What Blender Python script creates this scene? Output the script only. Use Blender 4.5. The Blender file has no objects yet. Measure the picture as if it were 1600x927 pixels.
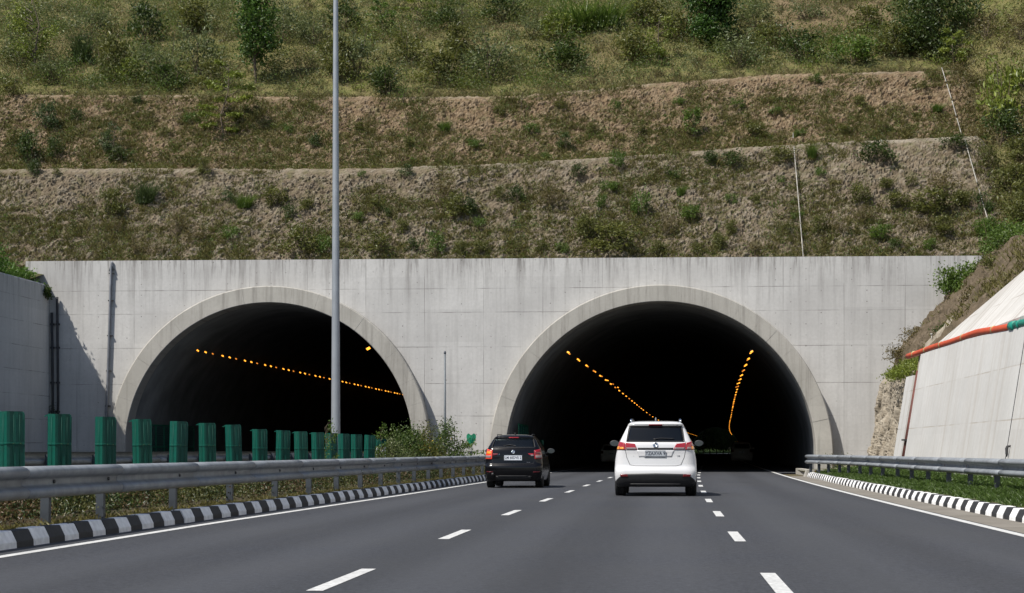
import bpy, bmesh, math, random
import numpy as np
from mathutils import Vector, Matrix
random.seed(7); RNG = np.random.default_rng(11)
S = bpy.context.scene
COL = S.collection
PI = math.pi

# ------------------------------------------------------------------ objects
def tag(o, label=None, cat=None, group=None, kind=None):
    if label: o['label'] = label
    if cat: o['category'] = cat
    if group: o['group'] = group
    if kind: o['kind'] = kind
    return o

def link(name, me, mats=(), parent=None):
    for m in (mats if isinstance(mats, (list, tuple)) else [mats]):
        me.materials.append(m)
    o = bpy.data.objects.new(name, me); COL.objects.link(o)
    if parent is not None: o.parent = parent
    return o

def empty(name, loc=(0, 0, 0), rz=0):
    o = bpy.data.objects.new(name, None); COL.objects.link(o)
    o.location = loc; o.rotation_euler = (0, 0, rz); o.empty_display_size = .2
    return o

def copy_tree(o, parent=None):
    c = o.copy(); COL.objects.link(c); c.parent = parent
    for ch in list(o.children): copy_tree(ch, c)
    return c

def np_mesh(name, V, F, mi=None, smooth=False, attrs=None):
    """V (n,3), F (m,3|4) -> mesh"""
    V = np.asarray(V, dtype=np.float32); F = np.asarray(F, dtype=np.int32)
    me = bpy.data.meshes.new(name); k = F.shape[1]
    me.vertices.add(len(V)); me.vertices.foreach_set('co', V.ravel())
    me.loops.add(F.size); me.loops.foreach_set('vertex_index', F.ravel())
    me.polygons.add(len(F)); me.polygons.foreach_set('loop_start', np.arange(0, F.size, k, dtype=np.int32))
    if mi is not None: me.polygons.foreach_set('material_index', np.asarray(mi, dtype=np.int32))
    me.polygons.foreach_set('use_smooth', np.full(len(F), bool(smooth)))
    for nm, (dom, arr) in (attrs or {}).items():
        a = me.attributes.new(nm, 'FLOAT', dom); a.data.foreach_set('value', np.asarray(arr, dtype=np.float32).ravel())
    me.update(calc_edges=True)
    return me

class MB:
    """collects faces; build() links ONE mesh"""
    def __init__(s): s.v = []; s.f = []; s.m = []; s.sm = []; s.cur = 0; s.smooth = False
    def add(s, vs, fs):
        b = len(s.v); s.v += [tuple(p) for p in vs]
        for f in fs: s.f.append([i + b for i in f]); s.m.append(s.cur); s.sm.append(s.smooth)
        return s
    def box(s, c, d, rz=0, M=None):
        x, y, z = d[0]/2, d[1]/2, d[2]/2; ca, sa = math.cos(rz), math.sin(rz)
        vs = []
        for k in (-1, 1):
            for a, b in ((-1, -1), (1, -1), (1, 1), (-1, 1)):
                p = Vector((a*x, b*y, k*z))
                p = (M @ p) if M is not None else Vector((p.x*ca-p.y*sa, p.x*sa+p.y*ca, p.z))
                vs.append(p + Vector(c))
        return s.add(vs, [(3,2,1,0),(4,5,6,7),(0,1,5,4),(1,2,6,5),(2,3,7,6),(3,0,4,7)])
    def loft(s, rings, closed=True, caps=True):
        n = len(rings[0]); vs = [p for r in rings for p in r]; fs = []
        for i in range(len(rings)-1):
            for j in range(n if closed else n-1):
                a = i*n+j; b = i*n+(j+1) % n
                fs.append((a, b, b+n, a+n))
        if caps and closed:
            fs.append(tuple(range(n-1, -1, -1))); fs.append(tuple(range((len(rings)-1)*n, len(rings)*n)))
        return s.add(vs, fs)
    def tube(s, path, r, n=10, caps=True):
        path = [Vector(p) for p in path]; rr = r if isinstance(r, (list, tuple)) else [r]*len(path)
        rings = []; prev = None
        for i, p in enumerate(path):
            t = (path[min(i+1, len(path)-1)] - path[max(i-1, 0)]).normalized()
            u = t.cross(Vector((0, 0, 1)))
            if u.length < 1e-3: u = t.cross(Vector((1, 0, 0)))
            u.normalize()
            if prev is not None and u.dot(prev) < 0: u = -u
            prev = u; w = t.cross(u)
            rings.append([p + (u*math.cos(2*PI*k/n) + w*math.sin(2*PI*k/n))*rr[i] for k in range(n)])
        sm = s.smooth; s.smooth = True; s.loft(rings, True, caps); s.smooth = sm
        return s
    def lathe(s, prof, origin, axis='z', n=24):
        """prof [(r,h)]"""
        rings = []
        for r, h in prof:
            ring = []
            for k in range(n):
                a = 2*PI*k/n; c, d = r*math.cos(a), r*math.sin(a)
                p = (c, d, h) if axis == 'z' else ((h, c, d) if axis == 'x' else (d, h, c))
                ring.append(Vector(p) + Vector(origin))
            rings.append(ring)
        sm = s.smooth; s.smooth = True; s.loft(rings); s.smooth = sm
        return s
    def prism(s, poly, lo, hi, axis='y'):
        """poly 2D, extruded along axis between lo and hi"""
        def P(a, b, h): return (a, h, b) if axis == 'y' else ((h, a, b) if axis == 'x' else (a, b, h))
        return s.loft([[P(a, b, lo) for a, b in poly], [P(a, b, hi) for a, b in poly]])
    def mesh(s, name):
        me = bpy.data.meshes.new(name); me.from_pydata(s.v, [], s.f)
        me.polygons.foreach_set('material_index', s.m); me.polygons.foreach_set('use_smooth', s.sm)
        bm = bmesh.new(); bm.from_mesh(me); bmesh.ops.recalc_face_normals(bm, faces=bm.faces); bm.to_mesh(me); bm.free()
        me.update(); return me
    def build(s, name, mats, parent=None): return link(name, s.mesh(name), mats, parent)

def text_mesh(name, body, size, mat, parent=None, extrude=.002, align='CENTER', bold=0.0):
    cu = bpy.data.curves.new(name, 'FONT'); cu.body = body; cu.size = size; cu.extrude = extrude; cu.align_x = align; cu.align_y = 'CENTER'; cu.offset = bold
    cu.resolution_u = 3
    tmp = bpy.data.objects.new(name, cu); COL.objects.link(tmp)
    me = bpy.data.meshes.new_from_object(tmp.evaluated_get(bpy.context.evaluated_depsgraph_get()))
    bpy.data.objects.remove(tmp); bpy.data.curves.remove(cu)
    return link(name, me, mat, parent)

# ------------------------------------------------------------------ numpy noise
def _h(ix, iy, s=0):
    n = (ix.astype(np.int64)*374761393 + iy.astype(np.int64)*668265263 + s*974634777) & 0xffffffff
    n = ((n ^ (n >> 13))*1274126177) & 0xffffffff
    return ((n ^ (n >> 16)) & 0xffffff)/float(0xffffff)
def vnoise(x, y, s=0):
    ix = np.floor(x); iy = np.floor(y); fx = x-ix; fy = y-iy
    fx = fx*fx*(3-2*fx); fy = fy*fy*(3-2*fy)
    return (_h(ix, iy, s)*(1-fx)+_h(ix+1, iy, s)*fx)*(1-fy) + (_h(ix, iy+1, s)*(1-fx)+_h(ix+1, iy+1, s)*fx)*fy
def fbm(x, y, s=0, o=4):
    r = 0; a = .5
    for i in range(o): r = r + a*vnoise(x*2**i, y*2**i, s+i*7); a *= .5
    return r/(1-.5**o)
def worley(x, y, s=0):
    ix = np.floor(x); iy = np.floor(y); d1 = np.full(x.shape, 9.); d2 = d1.copy(); cid = np.zeros(x.shape)
    for a in (-1, 0, 1):
        for b in (-1, 0, 1):
            cx = ix+a; cy = iy+b
            px = cx+.1+.8*_h(cx, cy, s+1); py = cy+.1+.8*_h(cx, cy, s+2)
            d = np.hypot(px-x, py-y); m = d < d1
            d2 = np.where(m, d1, np.minimum(d2, d)); cid = np.where(m, _h(cx, cy, s+3), cid); d1 = np.where(m, d, d1)
    return d1, d2, cid
def sstep(a, b, x):
    t = np.clip((x-a)/(b-a), 0, 1); return t*t*(3-2*t)

# ------------------------------------------------------------------ materials
class G:
    def __init__(s, name):
        s.m = bpy.data.materials.new(name); s.m.use_nodes = True; s.nt = s.m.node_tree
        s.b = s.nt.nodes['Principled BSDF']; s.out = s.nt.nodes['Material Output']
    def add(s, t, ins=None, **pr):
        n = s.nt.nodes.new('ShaderNode'+t)
        for k, v in pr.items(): setattr(n, k, v)
        for k, v in (ins or {}).items(): s.set(n, k, v)
        return n
    def set(s, n, k, v):
        if isinstance(v, bpy.types.NodeSocket): s.nt.links.new(v, n.inputs[k])
        else: n.inputs[k].default_value = v
    def math(s, op, a, b=0.0, clamp=False):
        n = s.add('Math', {0: a, 1: b}, operation=op, use_clamp=clamp); return n.outputs[0]
    def coord(s, which='Object', scale=(1, 1, 1), loc=(0, 0, 0)):
        c = s.add('TexCoord').outputs[which]
        return s.add('Mapping', {'Vector': c, 'Scale': scale, 'Location': loc}).outputs[0]
    def noise(s, scale, vec, detail=4, rough=.55, dist=0.0):
        return s.add('TexNoise', {'Vector': vec, 'Scale': scale, 'Detail': detail, 'Roughness': rough, 'Distortion': dist}).outputs[0]
    def ramp(s, fac, stops):
        n = s.add('ValToRGB', {0: fac}); e = n.color_ramp.elements
        while len(e) < len(stops): e.new(.5)
        for i, (p, c) in enumerate(stops):
            e[i].position = p; e[i].color = (c if isinstance(c, tuple) else (c, c, c)) + (1,)
        return n.outputs[0]
    def mix(s, fac, a, b, bt='MIX'):
        f = lambda c: c + (1,) if isinstance(c, tuple) and len(c) == 3 else c
        n = s.add('Mix', {0: fac, 6: f(a), 7: f(b)}, data_type='RGBA', blend_type=bt); return n.outputs[2]
    def base(s, c): s.set(s.b, 'Base Color', c + (1,) if isinstance(c, tuple) else c); return s
    def p(s, **k):
        for a, v in k.items(): s.set(s.b, a.replace('_', ' '), v)
        return s
    def bump(s, h, strength=.3, dist=.02):
        n = s.add('Bump', {'Height': h, 'Strength': strength, 'Distance': dist}); s.nt.links.new(n.outputs[0], s.b.inputs['Normal']); return s

def plain(name, col, rough=.6, metal=0.0, var=.12, nscale=6.0, coat=0.0, spec=.5):
    g = G(name); v = g.coord(); n = g.noise(nscale, v, 5)
    c = g.mix(g.ramp(n, [(.3, 0.0), (.75, 1.0)]), tuple(x*(1-var) for x in col), tuple(min(1, x*(1+var)) for x in col))
    g.base(c).p(Roughness=rough, Metallic=metal)
    g.b.inputs['Coat Weight'].default_value = coat; g.b.inputs['Coat Roughness'].default_value = .04
    g.b.inputs['Specular IOR Level'].default_value = spec
    return g.m

def sep(g, v):
    n = g.add('SeparateXYZ', {0: v}); return n.outputs

def concrete(name, lo, hi, zlines, vstep, axis='x', streak=.5, top=None, voff=0.0, holes=True, dirt=(.10, .09, .08)):
    """board-formed concrete: day joints, panel joints, tie holes, streaks. axis = horizontal coordinate of the wall"""
    g = G(name); v = g.coord(); o = sep(g, v); H = o[0] if axis == 'x' else o[1]; Z = o[2]
    big = g.noise(.35, v, 5, .6); fine = g.noise(7.0, v, 6, .65)
    c = g.mix(g.ramp(big, [(.3, 0.0), (.7, 1.0)]), lo, hi)
    c = g.mix(g.math('MULTIPLY', g.ramp(fine, [(.35, 0.0), (.75, 1.0)]), .35), c, tuple(x*.8 for x in lo))
    # panel tone: each lift and panel a little different
    hs = g.math('ADD', H, voff)
    ph = g.math('FLOOR', g.math('DIVIDE', hs, vstep)); pz = g.math('FLOOR', g.math('DIVIDE', Z, 1.65))
    cv = g.add('CombineXYZ', {0: ph, 1: pz, 2: 3.7}).outputs[0]
    wn = g.add('TexWhiteNoise', {'Vector': cv}, noise_dimensions='3D').outputs[0]
    c = g.mix(g.math('MULTIPLY', wn, .22), c, tuple(x*.72 for x in lo))
    # vertical streaks
    sv = g.add('CombineXYZ', {0: g.math('MULTIPLY', H, 2.6), 1: g.math('MULTIPLY', Z, .12), 2: 0.0}).outputs[0]
    st = g.ramp(g.noise(1.0, sv, 6, .72), [(.48, 0.0), (.70, 1.0)])
    if top is not None:
        fall = g.add('MapRange', {0: Z, 1: top-2.6, 2: top, 3: .35, 4: 1.0}).outputs[0]
        st = g.math('MULTIPLY', st, fall)
        sv2 = g.add('CombineXYZ', {0: g.math('MULTIPLY', H, 5.5), 1: g.math('MULTIPLY', Z, .35), 2: 4.0}).outputs[0]
        s2 = g.math('MULTIPLY', g.ramp(g.noise(1.0, sv2, 5, .7), [(.52, 0.0), (.62, 1.0)]), g.add('MapRange', {0: Z, 1: top-1.1, 2: top, 3: 0.0, 4: .6}).outputs[0])
        c = g.mix(s2, c, dirt)
    c = g.mix(g.math('MULTIPLY', st, streak), c, dirt)
    # joints
    wob = g.math('MULTIPLY', g.math('SUBTRACT', g.noise(.9, v, 3), .5), .03)
    zz = g.math('ADD', Z, wob); J = None
    for z in zlines:
        d = g.math('ABSOLUTE', g.math('SUBTRACT', zz, z))
        j = g.math('LESS_THAN', d, .016); J = j if J is None else g.math('MAXIMUM', J, j)
    hm = g.math('ABSOLUTE', g.math('SUBTRACT', g.math('FRACT', g.math('DIVIDE', g.math('ADD', hs, wob), vstep)), .5))
    jv = g.math('GREATER_THAN', hm, .5-.014/vstep)
    jv = g.math('MULTIPLY', jv, g.ramp(g.noise(.45, v, 2), [(.42, .15), (.6, 1.0)]))
    J = jv if J is None else g.math('MAXIMUM', g.math('MULTIPLY', J, g.ramp(g.noise(.6, v, 3), [(.42, .08), (.6, 1.0)])), jv)
    c = g.mix(g.math('MULTIPLY', J, .62), c, dirt)
    h = g.math('MULTIPLY', J, -1.0)
    if holes:
        hx = g.math('SUBTRACT', g.math('FRACT', g.math('DIVIDE', hs, .75)), .5); hz = g.math('SUBTRACT', g.math('FRACT', g.math('DIVIDE', Z, .55)), .5)
        d = g.math('ADD', g.math('POWER', g.math('MULTIPLY', hx, .75), 2.0), g.math('POWER', g.math('MULTIPLY', hz, .55), 2.0))
        th = g.math('MULTIPLY', g.math('LESS_THAN', d, .0009), g.ramp(g.noise(1.3, v, 2), [(.45, .0), (.7, .7)]))
        c = g.mix(th, c, dirt); h = g.math('SUBTRACT', h, th)
    g.base(c).p(Roughness=.88); g.b.inputs['Specular IOR Level'].default_value = .25
    g.bump(g.math('ADD', h, g.math('MULTIPLY', fine, .35)), .35, .02)
    return g.m

def leafmat(name, dark, light, trans=.35):
    g = G(name); t = g.add('Attribute', attribute_name='tint').outputs[2]
    c = g.ramp(t, [(0.0, dark), (.6, tuple((a+b)/2 for a, b in zip(dark, light))), (1.0, light)])
    d = g.add('BsdfDiffuse', {0: c}).outputs[0]; tr = g.add('BsdfTranslucent', {0: c}).outputs[0]
    gl = g.add('BsdfGlossy', {0: (.8, .8, .8, 1), 'Roughness': .45}).outputs[0]
    a = g.add('MixShader', {0: trans, 1: d, 2: tr}).outputs[0]; b = g.add('MixShader', {0: .03, 1: a, 2: gl}).outputs[0]
    g.nt.links.new(b, g.out.inputs[0]); return g.m
# ------------------------------------------------------------------ the lie of the land
def road_off(Y):
    """sideways shift of the road as it bends right towards and inside the tunnel"""
    Y = np.asarray(Y, dtype=float)
    a = 1.65e-4*np.clip(Y-20, 0, 73)**2
    d = np.clip(Y-93, 0, None)
    return a + .024*d + 2.0e-5*d*d
def left_adj(Y): return np.interp(Y, [0, 20, 28, 35, 47, 64, 100], [-.03, 0, .03, .15, .33, .37, .37])
FY = 93.3                     # face of the portal wall
Y0, ZB = 94.35, 10.35         # foot of the terraces, behind the portal's parapet
TX = [-42.00, -40.00, -38.00, -36.00, -34.00, -32.00, -30.00, -28.00, -26.00, -24.00, -22.00, -20.00, -18.00, -16.00, -14.00, -12.00, -10.00, -8.00, -6.00, -4.00, -2.00, 0.00, 2.00, 4.00, 6.00, 8.00, 10.00, 12.00, 14.00, 16.00, 18.00, 20.00]
TZ1 = [16.73, 16.75, 16.76, 16.77, 16.75, 16.73, 16.71, 16.69, 16.65, 16.62, 16.58, 16.54, 16.52, 16.54, 16.56, 16.61, 16.67, 16.74, 16.87, 16.99, 17.12, 17.24, 17.38, 17.51, 17.64, 17.76, 17.84, 17.93, 18.01, 18.09, 18.14, 18.17]
TZ2 = [22.38, 22.36, 22.32, 22.27, 22.23, 22.18, 22.13, 22.09, 22.03, 21.97, 21.90, 21.84, 21.80, 21.76, 21.72, 21.69, 21.65, 21.69, 21.89, 22.09, 22.29, 22.45, 22.60, 22.75, 22.90, 22.92, 22.95, 22.97, 22.99, 23.01, 23.03, 23.03]
def terrain(X, Y):
    X = np.asarray(X, float); Y = np.asarray(Y, float)
    z1 = np.interp(X, TX, TZ1); z2 = np.interp(X, TX, TZ2)
    y1 = Y0 + (z1-ZB)/1.0; yb = y1+1.6; y2 = yb + (z2-z1-.12)/.95; yc = y2+1.5
    t1 = ZB + np.clip(Y-Y0, 0, None)*1.0
    b1 = z1 + (Y-y1)*.075
    t2 = z1+.12 + (Y-yb)*.95
    b2 = z2 + (Y-y2)*.08
    up = z2+.12 + (Y-yc)*.56 + .9*(fbm(X*.16+3, Y*.16, 5)-.5)*sstep(0, 4, Y-yc)
    up = up + .5*sstep(7.6, 8.1, Y-yc+1.2*(fbm(X*.3, X*0, 3)-.5))   # a small step in the natural slope
    up = np.minimum(up, 46 + .02*(Y-150))
    Z = np.where(Y < y1, t1, np.where(Y < yb, b1, np.where(Y < y2, t2, np.where(Y < yc, b2, up))))
    # right of the drain pipe the cut runs out into one bushy slope
    sm = ZB + (Y-Y0)*.80 + .55*np.clip(X-17, 0, 40) + .6*(fbm(X*.3, Y*.3, 9)-.5)
    sm = np.minimum(sm, 46 + .02*(Y-150))
    w = sstep(16.9, 18.2, X)
    return Z*(1-w) + sm*w
def bench_ys(X):
    z1 = np.interp(X, TX, TZ1); z2 = np.interp(X, TX, TZ2)
    y1 = Y0 + (z1-ZB); yb = y1+1.6; y2 = yb+(z2-z1-.12)/.95
    return y1, yb, y2, y2+1.5
# bank on the right, in front of the portal wall
def bank(X, Y):
    X = np.asarray(X, float); Y = np.asarray(Y, float)
    back = sstep(69, 74, Y)                               # behind the end of the retaining wall it is a rock stump
    foot = 8.9 + 1.75*back + .0*Y + .35*(fbm(X*0+Y*.5, Y*.0, 2)-.5)*back
    crest_x = 9.45 + 1.85*back; crest_z = 4.45
    t = np.clip((X-foot)/np.maximum(crest_x-foot, .05), 0, 1)
    z = .25 + (crest_z-.25)*t + np.clip(X-crest_x, 0, None)*1.12
    z = z + np.clip((X-crest_x)*3, 0, .9)*back
    lim = ZB + .05 + .05*np.clip(X-15, 0, 99)
    return np.minimum(z, lim)
# ------------------------------------------------------------------ materials of the setting
def asphalt():
    g = G('asphalt'); v = g.coord()
    grain = g.math('ADD', g.math('MULTIPLY', g.noise(38, v, 3, .8), .55), g.math('MULTIPLY', g.noise(11, v, 4, .8), .45)); patch = g.noise(.22, v, 5, .6)
    lane = g.noise(1.0, g.coord('Object', (.9, .012, 1)), 4, .6)
    c = g.mix(g.ramp(grain, [(.40, 0.0), (.62, 1.0)]), (.008, .009, .0125), (.070, .074, .086))
    c = g.mix(g.math('MULTIPLY', g.ramp(patch, [(.35, 0.0), (.7, 1.0)]), .45), c, (.050, .050, .051))
    c = g.mix(g.math('MULTIPLY', g.ramp(lane, [(.4, 0.0), (.62, 1.0)]), .4), c, (.030, .031, .033))
    lat = g.add('Attribute', attribute_name='lat').outputs[2]
    tw = g.math('ABSOLUTE', g.math('SUBTRACT', g.math('FRACT', g.math('DIVIDE', g.math('ADD', lat, 2.82), 1.885)), .5))      # two wheel tracks in each 3.77 m lane
    tw = g.math('MULTIPLY', g.ramp(tw, [(.12, 1.0), (.34, 0.0)]), g.ramp(g.noise(.35, g.coord('Object', (1, .12, 1)), 4, .6), [(.3, .15), (.7, .8)]))
    c = g.mix(g.math('MULTIPLY', tw, .55), c, (.068, .071, .079))
    oil = g.math('ABSOLUTE', g.math('SUBTRACT', g.math('FRACT', g.math('DIVIDE', g.math('ADD', lat, 2.82), 3.77)), .5))
    oil = g.math('MULTIPLY', g.ramp(oil, [(.0, 1.0), (.12, 0.0)]), g.ramp(g.noise(.5, g.coord('Object', (2, .10, 1)), 5, .7), [(.42, 0.0), (.7, 1.0)]))
    c = g.mix(g.math('MULTIPLY', oil, .5), c, (.020, .020, .022))
    spots = g.ramp(g.noise(1.6, v, 3, .7), [(.66, 0.0), (.72, 1.0)]); c = g.mix(g.math('MULTIPLY', spots, .35), c, (.024, .024, .026))
    g.base(c).p(Roughness=.82); g.b.inputs['Specular IOR Level'].default_value = .35
    g.bump(grain, .35, .008); return g.m
def roadpaint():
    g = G('road_paint'); v = g.coord(); n = g.noise(14, v, 5, .75); w = g.noise(1.2, v, 4)
    c = g.mix(g.ramp(n, [(.4, 0.0), (.62, 1.0)]), (.42, .42, .41), (.64, .64, .62))
    c = g.mix(g.math('MULTIPLY', g.ramp(w, [(.5, 0.0), (.7, 1.0)]), .35), c, (.30, .30, .29))
    g.base(c).p(Roughness=.7); return g.m
def soil(name, a, b, c3, sc=1.2):
    g = G(name); v = g.coord(); n = g.noise(sc, v, 6, .65); f = g.noise(16, v, 4, .7)
    c = g.ramp(n, [(.3, a), (.55, b), (.75, c3)]); c = g.mix(g.math('MULTIPLY', f, .5), c, tuple(x*.55 for x in b))
    g.base(c).p(Roughness=.95); g.b.inputs['Specular IOR Level'].default_value = .1; g.bump(f, .6, .05); return g.m
def hillmat():
    g = G('hillside_soil'); v = g.coord()
    A = lambda n: g.add('Attribute', attribute_name=n).outputs[2]
    st, tier, wild, lip = A('stone'), A('tier'), A('wild'), A('lip')
    n1 = g.noise(.5, v, 6, .65); n2 = g.noise(5.0, v, 6, .7); n3 = g.noise(1.6, v, 5, .65)
    grey = g.ramp(n1, [(.3, (.138, .108, .072)), (.7, (.208, .168, .118))])
    red = g.ramp(n1, [(.3, (.152, .104, .060)), (.7, (.230, .166, .102))])
    c = g.mix(tier, grey, red)
    c = g.mix(g.math('MULTIPLY', st, .6), c, g.mix(tier, (.30, .262, .205), (.32, .250, .170)))
    c = g.mix(g.math('MULTIPLY', g.ramp(n2, [(.4, 0.0), (.7, 1.0)]), .45), c, (.125, .096, .066))
    moss = g.math('MULTIPLY', g.ramp(n3, [(.5, 0.0), (.66, 1.0)]), .55)
    c = g.mix(moss, c, (.105, .108, .040))
    wl = g.ramp(n3, [(.35, (.10, .11, .036)), (.6, (.175, .155, .065)), (.8, (.28, .205, .135))])
    c = g.mix(wild, c, wl)
    c = g.mix(lip, c, (.31, .275, .22))
    g.base(c).p(Roughness=.95); g.b.inputs['Specular IOR Level'].default_value = .1
    g.bump(g.math('ADD', n2, g.noise(14, v, 4, .7)), .9, .07); return g.m
M = {}
M['asphalt'] = asphalt(); M['paint'] = roadpaint()
M['gutter'] = soil('gutter_concrete', (.17, .155, .13), (.235, .215, .185), (.29, .27, .235), .8)
M['soil'] = soil('median_soil', (.05, .042, .028), (.085, .07, .042), (.06, .065, .025))
M['verge'] = soil('verge_soil', (.05, .06, .02), (.09, .085, .04), (.16, .13, .08), .7)
M['ground'] = soil('ground_soil', (.08, .075, .04), (.13, .11, .07), (.09, .10, .04), .15)
M['bank'] = soil('bank_earth', (.075, .062, .038), (.135, .105, .072), (.22, .18, .135), 1.6)
M['rock'] = soil('rock_face', (.20, .165, .12), (.33, .29, .23), (.43, .385, .31), 2.2)
M['hill'] = hillmat()
M['facade'] = concrete('portal_concrete', (.42, .41, .395), (.555, .545, .525), [1.1, 2.85, 4.5, 6.35, 8.1, 9.3], 3.0, 'x', .62, 10.8)
M['wall_left'] = concrete('retaining_concrete', (.44, .435, .42), (.54, .535, .515), [1.5, 2.7, 3.9, 5.1, 6.3, 7.5, 8.7], 6.0, 'y', .5, 9.65, holes=False)
M['wall_right'] = concrete('battered_concrete', (.50, .49, .465), (.61, .60, .575), [1.9, 3.3], 9.0, 'y', .42, None, 4.0, False, (.34, .29, .23))
M['wall_upper'] = concrete('facing_concrete', (.47, .455, .425), (.61, .595, .565), [5.6], 7.0, 'y', .75, None, 1.0, False, (.22, .18, .14))
M['ring'] = concrete('ring_concrete', (.34, .325, .29), (.44, .42, .38), [], 40., 'x', .55, None, 11., False)
M['lining'] = plain('tunnel_lining_soot', (.17, .17, .165), .9, var=.3, nscale=.6, spec=.2)
M['white_block'] = plain('kerb_white_paint', (.82, .815, .80), .75, var=.16, nscale=9)
M['black_block'] = plain('kerb_black_paint', (.022, .022, .024), .7, var=.4, nscale=9)
M['plinth'] = plain('plinth_concrete', (.36, .34, .30), .9, var=.25, nscale=5)

# ------------------------------------------------------------------ ground, road and markings
me = MB().box((0, 0, -.16), (5000, 5000, .2)); me.cur = 0
tag(me.build('ground', M['ground']), kind='structure')
def strip(name, ys, xl, xr, zl, zr, mat, nx=1, parent=None, jit=0.0):
    ys = np.asarray(ys, float); xl = np.broadcast_to(xl, ys.shape); xr = np.broadcast_to(xr, ys.shape)
    t = np.linspace(0, 1, nx+1)
    X = xl[:, None]*(1-t)+xr[:, None]*t; Y = np.repeat(ys[:, None], nx+1, 1); Z = zl*(1-t)+zr*t + 0*X
    if jit: Z = Z + jit*(fbm(X*1.3, Y*1.3, 4)-.5)
    V = np.stack([X, Y, Z], -1).reshape(-1, 3); i = np.arange((len(ys)-1)*(nx+1)).reshape(len(ys)-1, nx+1)[:, :-1].ravel()
    F = np.stack([i, i+1, i+nx+2, i+nx+1], 1)
    return link(name, np_mesh(name, V, F, smooth=True), mat, parent)
ys = np.concatenate([np.arange(-30, 92.6, 1.2), [92.6]])
off = road_off(ys); adj = left_adj(ys)
LE = lambda Y: -6.93 + left_adj(Y) + road_off(Y)        # left edge line
RE = lambda Y: 4.72 + road_off(Y)                        # right edge line
LK = lambda Y: -7.38 + left_adj(Y) + road_off(Y)         # foot of the left kerb
RK = lambda Y: 5.52 + road_off(Y)
TC = lambda Y: -.12 + road_off(Y) - float(road_off(92.6))  # middle of the right tunnel
TLX = -19.88
def far_bend(Y): return 1e-3*np.clip(np.asarray(Y, float)-600, 0, None)**2
V, F = [], []
def add_strip(y, a, b, z=0.0):
    n = len(V)
    for i in range(len(y)): V.append((a[i], y[i], z)); V.append((b[i], y[i], z))
    for i in range(len(y)-1): k = n+2*i; F.append((k, k+1, k+3, k+2))
add_strip(ys, LK(ys)-.05, RE(ys)+.14)
yt = np.concatenate([[92.6], np.arange(96, 780, 6.)])
add_strip(yt, TC(yt)-7.9+far_bend(yt), TC(yt)+7.9+far_bend(yt))
road = tag(link('road', np_mesh('road', V, F, attrs={'lat': ('POINT', [p[0]-float(road_off(p[1])) for p in V])}), M['asphalt']), kind='structure')
V, F = [], []
yl = np.arange(-30, 620, 10.); add_strip(yl, yl*0-27.4, yl*0-12.6)
tag(link('road', np_mesh('road', V, F), M['asphalt']), kind='structure')
def mark(name, fx, w, segs, z=.004):
    mb = MB()
    for a, b in segs:
        n = max(1, int((b-a)/1.5)); yy = np.linspace(a, b, n+1); x = fx(yy)
        mb.add([(x[i]+s*w/2, yy[i], z) for i in range(n+1) for s in (-1, 1)], [(2*i, 2*i+1, 2*i+3, 2*i+2) for i in range(n)])
    return mb.build(name, M['paint'], road)
mark('edge_line', LE, .15, [(-30, 330)]); mark('edge_line', RE, .15, [(-30, 330)])
# dashes: one painted run of 2.75 m every 8.45 m
D1 = [y for y in (14.6+8.65*k for k in range(-5, 30))]
mark('lane_line', lambda Y: -2.76+.25*left_adj(Y)+road_off(Y), .138, [(y, y+2.75) for y in D1])
D2 = [y for y in (14.3+8.65*k for k in range(-5, 30))]
mark('lane_line', lambda Y: .955+road_off(Y), .138, [(y, y+2.75) for y in D2])
yg = np.arange(-30, 82.5, 1.5)
tag(strip('gutter', yg, RE(yg)+.12, RK(yg)+.03, .003, .006, M['gutter'], 2), kind='structure')
yv = np.arange(-30, 93.4, .6)
tag(strip('verge', yv, RK(yv)+.2, np.full(yv.shape, 9.3), .17, .27, M['verge'], 10, None, .05), kind='structure')
tag(strip('verge', yv, np.full(yv.shape, -31.5), np.full(yv.shape, -27.4), .1, .02, M['verge'], 4, None, .08), kind='structure')
ym = np.arange(-30, 92.4, .6)
tag(strip('median_ground', ym, np.full(ym.shape, -12.5), LK(ym)-.2, .10, .15, M['soil'], 12, None, .16), kind='structure')

def kerb(fx, side, y0, y1, L):
    """painted blocks; side +1: the road lies to the right of the kerb (left kerb)"""
    mb = MB(); r = random.Random(3)
    prof = [(0.0, 0.0), (-.004, .07), (-.062, .19), (-.075, .2), (-.22, .2), (-.22, -.04), (0, -.04)]
    y = y0; k = 0
    while y < y1:
        mb.cur = k % 2
        a, b = y+.006, y+L-.006
        jz = r.uniform(-.006, .006); jx = r.uniform(-.008, .008)
        ring = lambda Y: [(float(fx(Y))+side*px+jx, Y, pz+(jz if pz > .05 else 0)) for px, pz in prof]
        mb.loft([ring(a), ring(b)]); y += L; k += 1
    return tag(mb.build('kerb', [M['white_block'], M['black_block']]), kind='structure')
kerb(LK, 1, -8.06, 91.5, .565)
kerb(RK, -1, -8.0, 79.3, .555)

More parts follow.
